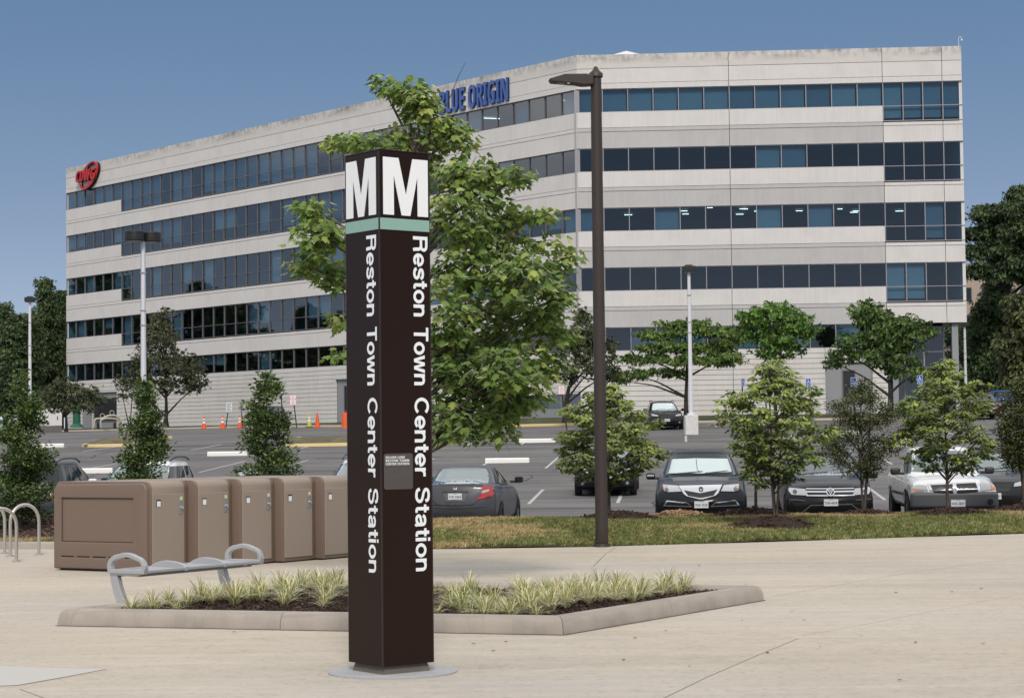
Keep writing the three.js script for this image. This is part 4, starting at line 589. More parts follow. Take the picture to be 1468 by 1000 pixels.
// plainer cars: two kinds of nose and tail details
function plainCar(px, d, o) {
  const tail = o.tail, turn = (tail ? Math.PI : 0) + (o.yaw ?? yaw), suv = o.suv, L = suv ? 4.65 : 4.6, h = suv ? 1.08 : 0.98, H = suv ? 1.60 : 1.37;
  return makeCar({ name: 'parked_car', label: o.label, category: 'car', pos: parked(px, d, L, turn), turn, L, W: suv ? 1.88 : 1.82, bottom: suv ? 0.24 : 0.19, wheel: suv ? 0.35 : 0.32, axles: [-1.38, 1.4], paint: o.paint, screen: o.screen, backGlass: o.back,
    top: suv ? SUVTOP(h).map(([z, y]) => [z * 0.95, y]) : [[-2.3, 0.95], [-2.1, 1.02], [-1.4, 1.03], [-0.6, 0.99], [0.8, 0.97], [1.5, 0.90], [2.0, 0.82], [2.3, 0.70]], crown: 0.03, front: { plan: 0.28, top: 0.22, low: 0.09, at: 0.5 }, rear: { plan: 0.18, top: 0.10, low: 0.12, at: 0.45 },
    cabin: suv ? { zb: [-2.2, 1.1], zr: [-1.8, 0.05], hw: [0.86, 0.65], y: [h - 0.06, H - 0.07] } : { zb: [-1.95, 1.3], zr: [-1.0, 0.15], hw: [0.79, 0.57], y: [0.96, H - 0.06], rp: 0.85 },
    detail({ o: c, P, plate }) {
      const k = h / 1.08, hy = (y) => y * k;
      P('headlight', both([[-0.84, hy(0.90)], [-0.50, hy(0.83)], [-0.46, hy(0.75)], [-0.78, hy(0.78)]]), 'z+', CM.lamp, 0.010); P('grille', [[-0.45, hy(0.82)], [0.45, hy(0.82)], [0.34, hy(0.64)], [-0.34, hy(0.64)]], 'z+', CM.black, 0.008); if (o.chrome) P('grille_bar', strip([[-0.8, hy(0.86)], [-0.42, hy(0.70)], [-0.2, hy(0.63)], [0.2, hy(0.63)], [0.42, hy(0.70)], [0.8, hy(0.86)]], 0.035), 'z+', CM.chrome, 0.014);
      P('lower_grille', [[-0.6, hy(0.44)], [0.6, hy(0.44)], [0.5, hy(0.32)], [-0.5, hy(0.32)]], 'z+', CM.black, 0.008); P('fog_lamp', both(disc(-0.68, hy(0.42), 0.05)), 'z+', CM.lamp, 0.010);
      P('tail_light', both(suv ? [[-0.84, hy(0.98)], [-0.62, hy(0.96)], [-0.60, hy(0.80)], [-0.84, hy(0.76)]] : [[-0.80, 0.88], [-0.45, 0.86], [-0.5, 0.74], [-0.78, 0.72]]), 'z-', CM.tail, 0.010); P('rear_valance', [[-0.7, hy(0.42)], [0.7, hy(0.42)], [0.62, hy(0.30)], [-0.62, hy(0.30)]], 'z-', CM.trim, 0.008);
      plate(o.plate ?? 'UKD-4471', hy(tail ? 0.66 : 0.54), tail ? 'z-' : 'z+'); if (suv) for (const sx of [-1, 1]) part(c, 'roof_rail', tube([[sx * 0.60, H - 0.02, 0.0], [sx * 0.61, H + 0.05, -0.25], [sx * 0.61, H + 0.06, -1.4], [sx * 0.60, H, -1.75]], 0.018, 16, 6), o.rail ?? CM.trim);
    } });
}
const whitePaint = mat(0.72, 0.73, 0.74, 0.3, { clearcoat: 1, clearcoatRoughness: 0.04 }), silver = paintOf(0.40, 0.41, 0.43, 0.6), dark = paintOf(0.02, 0.022, 0.027, 0.4);
plainCar(866, 61.5, { label: 'dark car half hidden by the round leafy tree beside the brown lamp post', paint: paintOf(0.022, 0.026, 0.035, 0.4), screen: CM.glassPaintedReflection, chrome: true, plate: 'WBT-3310', suv: true });
plainCar(1424, 47.2, { label: 'black SUV with pale bonnet glare parked right behind the white pickup truck', paint: paintOf(0.02, 0.021, 0.024, 0.4), suv: true, screen: CM.glassPaintedReflection, rail: CM.rim, plate: 'XHC-2207' });
plainCar(957, 111, { label: 'dark grey car with bright windscreen below the flat topped tree by the building', paint: dark, suv: true, yaw: 0.02, screen: CM.shade, plate: 'EVX-7714' });
plainCar(1419, 116, { label: 'dark red SUV with chrome vee grille in front of the woods on the right', paint: paintOf(0.045, 0.006, 0.010, 0.4), suv: true, chrome: true, yaw: -0.05, plate: 'TRN-5126' });
plainCar(1441, 146, { label: 'bright blue SUV seen from behind under the woods at the far right', paint: paintOf(0.015, 0.08, 0.30, 0.3), suv: true, tail: true, yaw: -0.05, plate: 'JMB-9042' });
plainCar(1392, 132, { label: 'silver car beside the foot of the far right lamp pole', paint: silver, yaw: -0.05 });
plainCar(166, 44, { label: 'white SUV with black roof rail showing above the left end of the lockers', paint: whitePaint, suv: true, screen: CM.glassPaintedReflection, plate: 'UEZ-6613' });
plainCar(345, 44.4, { label: 'silver car whose roof shows above the middle lockers behind a pointed evergreen', paint: silver, screen: CM.glassPaintedReflection, suv: false, plate: 'VNC-1178' });
plainCar(505, 44.6, { label: 'white car whose roof shows above the lockers just left of the pylon', paint: whitePaint, suv: true, screen: CM.glassPaintedReflection, plate: 'WJK-2204', rail: CM.trim });
plainCar(533, 60.5, { label: 'white SUV seen from behind with red tail light at the left edge of the pylon', paint: whitePaint, suv: true, tail: true, back: CM.glass, plate: 'A1509E' });
plainCar(30, 44.2, { label: 'dark grey car with red tail lamp hidden behind the leftmost evergreen', paint: paintOf(0.04, 0.045, 0.05, 0.4), tail: true, suv: true, plate: 'XLR-8036' });
plainCar(394, 128, { label: 'dark car far across the lot behind the middle evergreen', paint: paintOf(0.03, 0.027, 0.026, 0.4), suv: true, yaw: 0.15, plate: 'TSD-4410' });
// ================================================================ plants
function fan(points, fold = 0.12) {   // a leaf from an outline [x, y], stalk at the origin, folded along its rib
  const pos = [], nx = points.length, cx = 0, cy = points.reduce((a, p) => a + p[1], 0) / nx; for (let i = 0; i < nx; i++) { const a = points[i], b = points[(i + 1) % nx], z = (p) => Math.abs(p[0]) * fold - 0.16 * p[1] * p[1]; pos.push(cx, cy, -0.16 * cy * cy, a[0], a[1], z(a), b[0], b[1], z(b)); }
  let g = new THREE.BufferGeometry(); g.setAttribute('position', new THREE.Float32BufferAttribute(pos, 3)); g = mergeVertices(g); g.computeVertexNormals(); return g;
}
const LEAF = {
  maple: fan([[0, 0], [-0.22, 0.02], [-0.42, 0.16], [-0.30, 0.26], [-0.52, 0.56], [-0.24, 0.54], [-0.20, 0.66], [0, 1], [0.20, 0.66], [0.24, 0.54], [0.52, 0.56], [0.30, 0.26], [0.42, 0.16], [0.22, 0.02]], 0.22),
  oval: fan([[0, 0], [-0.22, 0.25], [-0.25, 0.5], [-0.14, 0.8], [0, 1], [0.14, 0.8], [0.25, 0.5], [0.22, 0.25]], 0.35),
  small: fan([[0, 0], [-0.28, 0.4], [0, 1], [0.28, 0.4]], 0.3),
  clump: (() => { const l = [], r = rng(3); for (let i = 0; i < 7; i++) { const g = fan([[0, 0], [-0.26, 0.4], [0, 0.9 + 0.3 * r()], [0.26, 0.4]], 0.3); g.rotateX(-0.4 - r() * 1.9); g.rotateY(r() * 6.3); g.translate((r() - 0.5) * 0.8, (r() - 0.5) * 0.6, (r() - 0.5) * 0.8); l.push(g); } return merge(l); })(),
};
const leafMat = (trans = 0.35) => new THREE.MeshPhysicalMaterial({ color: 0xffffff, roughness: 0.62, transmission: 0, side: THREE.DoubleSide, ...(trans ? { transmission: trans, thickness: 0, roughness: 0.9 } : {}) });
const leafBright = leafMat(0.4), leafPlain = mat(1, 1, 1, 0.6, { side: THREE.DoubleSide });
const bark = mat(0.16, 0.13, 0.105, 0.95, { map: again(softTex, 3, 1), bumpMap: again(softTex, 6, 2), bumpScale: 0.01 }), barkDark = mat(0.055, 0.045, 0.04, 0.95, { map: again(softTex, 3, 1) });
const X3 = V3(1, 0, 0), Y3 = V3(0, 1, 0);
function taperTube(pts, r0, r1, seg, rad = 6) {
  const c = new THREE.CatmullRomCurve3(pts, false, 'centripetal'), g = new THREE.TubeGeometry(c, seg, 1, rad, false), p = g.attributes.position, fr = c.getSpacedPoints(seg);
  for (let i = 0; i <= seg; i++) for (let j = 0; j <= rad; j++) { const k = i * (rad + 1) + j, r = lerp(r0, r1, Math.pow(i / seg, 0.8)), q = fr[i]; p.setXYZ(k, q.x + (p.getX(k) - q.x) * r, q.y + (p.getY(k) - q.y) * r, q.z + (p.getZ(k) - q.z) * r); }
  const at0 = c.getPoint(0); return g;
}
/* s: blobs [x, y, z, rx, ry, rz, clusters] around the trunk's foot; per cluster `leaves` leaves of `size` within `spread`; tone(r, height01, out) -> linear colour */
function makeTree(o, s) {
  const r = rng(s.seed), wood = [], mats = [], cols = [], q = new THREE.Quaternion(), m = new THREE.Matrix4(), col = new THREE.Color();
  const top = s.trunkTop, tk = (t) => V3(s.lean?.[0] * t * t || 0, top * t, s.lean?.[1] * t * t || 0).add(V3(Math.sin(t * 5 + s.seed) * s.trunkR * 0.6 * t, 0, Math.cos(t * 4 + s.seed) * s.trunkR * 0.6 * t));
  const stems = s.stems ?? 1;
  for (let k = 0; k < stems; k++) { const dx = stems > 1 ? Math.cos(k * 2.4 + s.seed) * (s.stemSpread ?? 0.15) : 0, dz = stems > 1 ? Math.sin(k * 2.4 + s.seed) * (s.stemSpread ?? 0.15) : 0; wood.push(taperTube(span(0, 1, 7).map((t) => tk(t).add(V3(dx * (0.15 + 2 * t), 0, dz * (0.15 + 2 * t)))), s.trunkR * (k ? 0.75 : 1), s.trunkR * 0.25, 14, 9)); }
  if (stems === 1) wood.push(taperTube([V3(0, -0.05, 0), V3(0, s.trunkR * 0.8, 0), V3(0, s.trunkR * 3, 0)], s.trunkR * 1.55, s.trunkR * 0.9, 6, 9));
  const ys = s.blobs.map((b) => b[1]), yLo = Math.min(...s.blobs.map((b) => b[1] - b[4])), yHi = Math.max(...s.blobs.map((b) => b[1] + b[4]));
  for (const b of s.blobs) {
    const [bx, by, bz, rx, ry, rz, n] = b, c = V3(bx, by, bz), reach = Math.hypot(bx, bz), t0 = clamp((by - reach * (s.rise ?? 0.7)) / top, s.fork ?? 0.25, 0.97), a = tk(t0);
    const midp = a.clone().lerp(c, 0.5).add(V3((r() - 0.5) * 0.1 * reach, (s.arch ?? 0.05) * reach, (r() - 0.5) * 0.1 * reach));
    if (s.limbs !== 0) wood.push(taperTube([a, a.clone().lerp(midp, 0.5), midp, c], s.trunkR * (s.limbs ?? 0.42), s.trunkR * 0.10, 10, 5));
    for (let k = 0; k < n; k++) {
      let dx, dy, dz, d; do { dx = r() * 2 - 1; dy = r() * 2 - 1; dz = r() * 2 - 1; d = dx * dx + dy * dy + dz * dz; } while (d > 1); const f = Math.pow(d, -0.5) * Math.pow(d, 0.5 * (s.shell ?? 0.6)); dx *= f; dy *= f; dz *= f;
      const p = V3(bx + dx * rx, by + dy * ry, bz + dz * rz); if (s.accept && !s.accept(p)) continue;
      if (s.twigs !== 0 && r() < (s.twigs ?? 0.5)) { const from = c.clone().lerp(p, 0.1 + 0.2 * r()); wood.push(taperTube([from, from.clone().lerp(p, 0.55).add(V3(0, 0.04 * rx, 0)), p.clone()], s.twigR ?? s.trunkR * 0.09, (s.twigR ?? s.trunkR * 0.09) * 0.4, 4, 4)); }
      const tone = s.clusterTone ? lerp(1 - s.clusterTone, 1 + s.clusterTone, r()) : 1, young = r();
      for (let l = 0; l < s.leaves; l++) {
        const sp = s.spread, az = r() * Math.PI * 2, rr = Math.sqrt(r()), lp = p.clone().add(V3(Math.cos(az) * rr * sp, (r() - 0.5) * sp * (s.flat ?? 1), Math.sin(az) * rr * sp));
        // the leaf's tip points outwards and down; its face turns up and out
        const droop = (s.droop ?? 0.6) + (r() - 0.5) * (s.wild ?? 0.9), dir = V3(Math.cos(az) * Math.cos(droop) + dx * 0.4, -Math.sin(droop), Math.sin(az) * Math.cos(droop) + dz * 0.4).normalize();
        const side = V3().crossVectors(Y3, dir).normalize().applyAxisAngle(dir, (r() - 0.5) * (s.roll ?? 1.2)), nrm = V3().crossVectors(dir, side).negate();
        m.makeBasis(side, dir, V3().crossVectors(side, dir)); const sz = s.size * (0.65 + 0.7 * r()); m.scale(V3(sz, sz, sz)); m.setPosition(lp); mats.push(m.clone());
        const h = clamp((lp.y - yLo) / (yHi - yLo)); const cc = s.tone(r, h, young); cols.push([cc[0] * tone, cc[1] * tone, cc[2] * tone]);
      }
    }
  }
  part(o, 'trunk', merge(wood), s.bark ?? bark);
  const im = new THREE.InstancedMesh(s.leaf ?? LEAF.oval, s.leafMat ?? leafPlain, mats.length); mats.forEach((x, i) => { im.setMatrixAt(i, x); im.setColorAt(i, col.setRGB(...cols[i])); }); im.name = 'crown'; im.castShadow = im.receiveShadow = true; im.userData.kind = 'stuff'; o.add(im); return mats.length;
}
const mix3 = (a, b, t) => [lerp(a[0], b[0], t), lerp(a[1], b[1], t), lerp(a[2], b[2], t)];
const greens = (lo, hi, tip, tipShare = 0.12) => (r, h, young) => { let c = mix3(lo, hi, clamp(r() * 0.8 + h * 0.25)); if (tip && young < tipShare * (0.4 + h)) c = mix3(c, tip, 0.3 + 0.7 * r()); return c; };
// --- the maple behind the pylon
const mapleBase = floorAt(601, 838, 0).setY(0.32);
{
  const o = thing('maple_tree', 'young maple with bright green lobed leaves rising behind the station pylon', 'tree', mapleBase.toArray());
  const D = -mapleBase.z, blob = (px, py, rx, ry, n, dz = 0) => { const p = at(px, py, D - dz).sub(mapleBase), k = D / F; return [p.x, p.y, p.z, rx * k, ry * k, (rx + ry) / 2 * k * 1.0, n]; };
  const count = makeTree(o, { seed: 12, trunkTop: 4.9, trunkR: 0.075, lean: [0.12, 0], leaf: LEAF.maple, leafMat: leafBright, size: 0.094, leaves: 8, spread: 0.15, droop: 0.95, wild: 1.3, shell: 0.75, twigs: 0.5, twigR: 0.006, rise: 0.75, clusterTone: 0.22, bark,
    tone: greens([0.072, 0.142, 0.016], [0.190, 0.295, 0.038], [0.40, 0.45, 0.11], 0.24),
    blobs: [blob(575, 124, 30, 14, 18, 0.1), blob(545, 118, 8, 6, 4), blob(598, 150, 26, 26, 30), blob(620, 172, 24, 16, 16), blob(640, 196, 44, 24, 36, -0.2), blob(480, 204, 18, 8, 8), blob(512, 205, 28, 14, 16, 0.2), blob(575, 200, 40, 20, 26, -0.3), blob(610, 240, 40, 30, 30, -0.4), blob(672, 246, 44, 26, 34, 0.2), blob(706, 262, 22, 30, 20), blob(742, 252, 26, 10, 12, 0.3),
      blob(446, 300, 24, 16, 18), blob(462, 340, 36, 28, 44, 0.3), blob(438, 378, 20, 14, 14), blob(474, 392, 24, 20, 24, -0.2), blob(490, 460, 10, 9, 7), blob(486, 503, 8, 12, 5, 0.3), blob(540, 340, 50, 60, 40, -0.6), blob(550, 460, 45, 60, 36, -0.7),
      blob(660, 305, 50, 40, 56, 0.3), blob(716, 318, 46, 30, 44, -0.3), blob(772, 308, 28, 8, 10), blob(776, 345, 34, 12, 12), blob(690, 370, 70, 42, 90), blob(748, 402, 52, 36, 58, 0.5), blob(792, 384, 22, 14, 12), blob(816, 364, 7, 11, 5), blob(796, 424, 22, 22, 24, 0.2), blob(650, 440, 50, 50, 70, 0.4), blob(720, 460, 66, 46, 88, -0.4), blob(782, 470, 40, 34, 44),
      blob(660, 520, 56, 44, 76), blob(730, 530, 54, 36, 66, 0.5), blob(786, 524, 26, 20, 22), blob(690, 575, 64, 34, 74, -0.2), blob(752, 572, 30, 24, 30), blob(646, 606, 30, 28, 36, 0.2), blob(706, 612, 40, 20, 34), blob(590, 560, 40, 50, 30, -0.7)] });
  // a bare leader at the top
  part(o, 'bare_twig', (() => { const a = at(648, 132, D).sub(mapleBase), b = at(668, 88, D).sub(mapleBase); return merge([rod(V3(a.x - 0.1, a.y - 0.25, a.z), V3((a.x + b.x) / 2 - 0.01, (a.y + b.y) / 2, a.z), 0.006, 0.004, 5), rod(V3((a.x + b.x) / 2 - 0.01, (a.y + b.y) / 2, a.z), b, 0.004, 0.002, 5)]); })(), bark);
}
// --- small trees and evergreens along the strip
const dogTone = greens([0.060, 0.105, 0.012], [0.16, 0.225, 0.028], [0.38, 0.46, 0.08], 0.5), hollyTone = greens([0.032, 0.060, 0.015], [0.085, 0.14, 0.030], [0.16, 0.22, 0.055], 0.2), fadedTone = greens([0.055, 0.075, 0.022], [0.105, 0.125, 0.035], [0.16, 0.18, 0.06], 0.2);
function mulchMound(px, d, rx, rz, h, label, name = 'mulch_mound') {
  const x = xAt(px, d), y0 = lawnY(x, d) - 0.015, rr = rng(Math.round(px)), pos = [], idx = [], n = 30, m = 8;
  for (let j = 0; j <= m; j++) for (let i = 0; i < n; i++) { const a = i / n * 6.2832, t = j / m, k = t * (1 + 0.10 * Math.sin(a * 3 + px) + 0.06 * Math.sin(a * 7)), hh = h * Math.pow(Math.cos(Math.min(1, t) * Math.PI / 2), 1.1) + (rr() - 0.5) * 0.03 * (t < 0.99 ? 1 : 0); pos.push(Math.cos(a) * rx * k, hh - (t > 0.99 ? 0.03 : 0), Math.sin(a) * rz * k); }
  for (let j = 0; j < m; j++) for (let i = 0; i < n; i++) { const a = j * n + i, b = j * n + (i + 1) % n; idx.push(a, b, b + n, a, b + n, a + n); }
  const g = new THREE.BufferGeometry(); g.setAttribute('position', new THREE.Float32BufferAttribute(pos, 3)); g.setIndex(idx); g.computeVertexNormals();
  const o = thing(name, label, name === 'mulch_mound' ? 'mulch mound' : 'wood chips', [x, y0, -d]); const tan = name !== 'mulch_mound';
  part(o, 'mound', metric(g, 0.5), tan ? mat(0.26, 0.17, 0.10, 0.95, { map: again(grainTex, 1) }) : mat(0.045, 0.026, 0.018, 0.98, { map: again(grainTex, 1) }));
  const im = new THREE.InstancedMesh(box(0.07, 0.012, 0.022), mat(1, 1, 1, 0.95), 420), q = new THREE.Matrix4(), e = new THREE.Euler(), c = new THREE.Color();
  for (let i = 0; i < 420; i++) { const a = rr() * 6.2832, t = Math.sqrt(rr()) * 1.02; e.set(rr() - 0.5, rr() * 6, rr() - 0.5); q.makeRotationFromEuler(e); const s = 0.6 + rr(); q.scale(V3(s, s, s)); q.setPosition(Math.cos(a) * rx * t, h * Math.pow(Math.cos(Math.min(1, t) * Math.PI / 2), 1.1) + 0.012, Math.sin(a) * rz * t); im.setMatrixAt(i, q); const k = rr(); im.setColorAt(i, tan ? c.setRGB(0.34 * (0.5 + k), 0.22 * (0.5 + k), 0.13 * (0.5 + k)) : c.setRGB(0.055 * (0.4 + 1.3 * k), 0.031 * (0.4 + 1.3 * k), 0.022 * (0.4 + 1.3 * k))); }
  im.name = 'chips'; im.userData.kind = 'stuff'; o.add(im); return [x, y0 + h * 0.9, -d];
}
function coneBlobs(H, R, n, seed, taper = 1) { const r = rng(seed), out = []; for (let i = 0; i < n; i++) { const t = (i + 0.5) / n, y = H * (0.10 + 0.88 * t), w = R * Math.pow(1 - t, 0.75 * taper) + 0.07, k = t < 0.85 ? 3 : 1; for (let j = 0; j < k; j++) { const a = r() * 6.283; out.push([Math.cos(a) * w * (k > 1 ? 0.58 : 0), y + (r() - 0.5) * 0.15, Math.sin(a) * w * (k > 1 ? 0.58 : 0), w * 0.62, H / n * 0.62, w * 0.62, Math.round(12 + 56 * w)]); } } return out; }
function evergreen(px, d, H, R, label, seed, opt = {}) { const x = xAt(px, d), y = lawnY(x, d); const o = thing('evergreen_shrub', label, 'evergreen shrub', [x, y, -d], 0); makeTree(o, { seed, trunkTop: H * 0.95, trunkR: 0.03, leaf: LEAF.oval, leafMat: leafPlain, size: 0.066, leaves: 11, spread: 0.11, droop: 0.0, wild: 1.8, roll: 2, shell: 0.85, twigs: 0.5, twigR: 0.005, rise: 0.5, fork: 0.06, limbs: 0.35, clusterTone: 0.3, tone: hollyTone, blobs: coneBlobs(H, R, 9, seed), ...opt }); return o; }
evergreen(28, 36.4, 2.9, 0.68, 'tall evergreen shrub at the far left edge behind the bike racks', 31, { blobs: coneBlobs(2.9, 0.70, 10, 31) });
evergreen(206, 36.6, 2.75, 0.52, 'pointed evergreen shrub above the first locker in front of the tall white pole', 32);
evergreen(383, 36.6, 2.9, 0.62, 'pointed evergreen shrub above the middle lockers', 33);
function dogwood(px, d, py, w, label, seed, opt = {}) {   // py: photo row of the top; w: half width in photo pixels
  const x = xAt(px, d), y = lawnY(x, d) + 0.12, H = at(px, py, d).y - y, R = w * d / F, o = thing('small_tree', label, 'small tree', [x, y, -d]), r = rng(seed), blobs = [];
  const n = opt.n ?? 20; for (let i = 0; i < n; i++) { const t = (i + 0.5) / n, env = Math.sin(Math.PI * Math.pow(t * 0.92 + 0.06, 0.85)), a = i * 2.4 + r(), rad = R * env * (0.35 + 0.55 * r()); blobs.push([Math.cos(a) * rad, H * (0.28 + 0.70 * t), Math.sin(a) * rad, R * 0.30 * (0.5 + env * 0.5), H * 0.055, R * 0.30 * (0.5 + env * 0.5), Math.round((opt.density ?? 15) * (0.45 + env))]); }
  makeTree(o, { seed, trunkTop: H * 0.92, trunkR: 0.035, stems: opt.stems ?? 1, stemSpread: 0.10, leaf: LEAF.oval, leafMat: leafBright, size: 0.098, leaves: 11, spread: 0.085, flat: 0.5, droop: 0.75, wild: 0.7, shell: 0.7, twigs: 0.8, twigR: 0.007, rise: 0.9, fork: 0.18, arch: 0.08, limbs: 0.45, clusterTone: 0.22, tone: dogTone, blobs, ...opt.tree }); return o;
}
mulchMound(884, 38.9, 1.0, 0.62, 0.20, 'dark mulch mound around the small tree right of the brown lamp post');
mulchMound(972, 40.0, 0.85, 0.35, 0.16, 'tan wood chip pile in front of the black SUV with the sunshade', 'wood_chip_pile');
mulchMound(1104, 36.9, 1.0, 0.62, 0.22, 'dark mulch mound under the large leafy tree between the two black SUVs');
mulchMound(1078, 39.4, 0.95, 0.45, 0.18, 'dark mulch mound behind the large mound, at the foot of a thin stem');
mulchMound(1238, 39.8, 0.85, 0.4, 0.14, 'dark mulch mound around the thin tree left of the white pickup');
mulchMound(1364, 39.4, 0.92, 0.5, 0.15, 'dark mulch mound around the small tree in front of the white pickup');
mulchMound(1468, 39.9, 1.0, 0.5, 0.18, 'dark mulch mound cut by the right edge of the photo');
dogwood(872, 38.9, 552, 100, 'round leafy small tree just right of the brown lamp post', 41, { n: 30, density: 17 });
dogwood(1110, 36.9, 516, 92, 'tall light green small tree between the two black SUVs', 42, { n: 36, density: 15, stems: 3 });
dogwood(1082, 39.4, 600, 40, 'thin stem with few leaves left of the tall light green small tree', 43, { n: 8, density: 9 });
dogwood(1236, 39.8, 545, 66, 'fine leaved dull green small tree between the black compact SUV and the white pickup', 44, { n: 30, density: 24, stems: 2, tree: { tone: fadedTone, size: 0.05, leaves: 14, spread: 0.12, flat: 1, droop: 0.1, wild: 1.6, leafMat: leafPlain } });
dogwood(1356, 39.4, 516, 84, 'light green tiered small tree in front of the white pickup', 45, { n: 34, density: 14 });
dogwood(1466, 39.9, 540, 46, 'dull green fine leaved small tree cut by the right edge of the photo', 46, { n: 30, density: 26, stems: 2, tree: { tone: fadedTone, size: 0.055, leaves: 14, spread: 0.12, flat: 1, droop: 0.1, wild: 1.6, leafMat: leafPlain } });
// --- grass of the strip
{
  const blade = [], r0 = rng(9); for (let i = 0; i < 7; i++) { const g = new THREE.BufferGeometry(), a = r0() * 6.28, l = 0.75 + 0.5 * r0(), lean = 0.25 + 0.5 * r0(); g.setAttribute('position', new THREE.Float32BufferAttribute([-0.10, 0, 0, 0.10, 0, 0, 0.04, l * 0.6, lean * 0.35, -0.10, 0, 0, 0.04, l * 0.6, lean * 0.35, 0, l, lean], 3)); g.computeVertexNormals(); g.rotateY(a); blade.push(g.translate((r0() - 0.5) * 0.9, 0, (r0() - 0.5) * 0.9)); }
  const tuft = merge(blade), N = 46000, r = rng(19), im = new THREE.InstancedMesh(tuft, leafPlain, N), m = new THREE.Matrix4(), e = new THREE.Euler(), c = new THREE.Color();
  for (let i = 0; i < N; i++) { let x, d; do { x = -14 + r() * 30; d = lerp(edgeD(x), KERB(x), 0.012 + 0.965 * r()); } while (x < -3.2 && d > edgeD(x) + 1.0 || (x < -3.2 && d < edgeD(x) + 0.2)); const s = 0.05 + 0.035 * r(); e.set((r() - 0.5) * 0.5, r() * 6.28, (r() - 0.5) * 0.5); m.makeRotationFromEuler(e); m.scale(V3(s * 1.3, s, s * 1.3)); m.setPosition(x, lawnY(x, d) - 0.004, -d); im.setMatrixAt(i, m);
    const t = (d - edgeD(x)) / (KERB(x) - edgeD(x)), dry = clamp(sstep(0.40, 0.62, fbm((x + 60) / 120, d / 120, 70, 110, 4, 7) + 0.28 * (t - 0.5) - (x > 0 ? 0.06 : -0.05)) + (r() < 0.34 ? 0.55 : 0)), k = 0.7 + 0.6 * r(); c.setRGB(lerp(0.12, 0.40, dry) * k, lerp(0.155, 0.31, dry) * k, lerp(0.03, 0.145, dry) * k); im.setColorAt(i, c); }
  im.name = numbered('lawn_grass'); scene.add(im); tag(im, 'mown grass with dry patches on the strip before the parking lot', 'grass', null, 'stuff');
}
// mulch bed under the evergreens on the left
{
  const g = sheet(span(-16, -3.3, 60), span(0, 1, 8), (x, t) => { const d = lerp(edgeD(x) + 1.0, KERB(x) - 0.4, t); return lawnY(x, d) + 0.02 + 0.10 * Math.sin(Math.PI * t) + 0.02 * Math.sin(x * 9 + t * 20); }, 1), p = g.attributes.position; for (let i = 0; i < p.count; i++) { const x = p.getX(i), t = -p.getZ(i); p.setZ(i, -lerp(edgeD(x) + 1.0, KERB(x) - 0.4, t)); } g.computeVertexNormals();
  setting('mulch_bed', metric(g, 0.5), mat(0.075, 0.045, 0.032, 0.98, { map: again(grainTex, 1) }));
  const r = rng(8), N = 5200, im = new THREE.InstancedMesh(box(0.07, 0.014, 0.025), mat(1, 1, 1, 0.95), N), m = new THREE.Matrix4(), e = new THREE.Euler(), c = new THREE.Color(); for (let i = 0; i < N; i++) { const x = -16 + r() * 12.6, t = r(), d = lerp(edgeD(x) + 1.0, KERB(x) - 0.4, t); e.set((r() - 0.5) * 1.2, r() * 6, (r() - 0.5) * 1.2); m.makeRotationFromEuler(e); const s = 0.6 + 1.0 * r(); m.scale(V3(s, s, s)); m.setPosition(x, lawnY(x, d) + 0.035 + 0.10 * Math.sin(Math.PI * t), -d); im.setMatrixAt(i, m); const k = 0.35 + 1.4 * r(); im.setColorAt(i, c.setRGB(0.10 * k, 0.058 * k, 0.042 * k)); }
  im.name = numbered('bed_mulch'); scene.add(im); tag(im, 'loose brown mulch chips under the evergreen shrubs on the left', 'mulch', null, 'stuff');
}
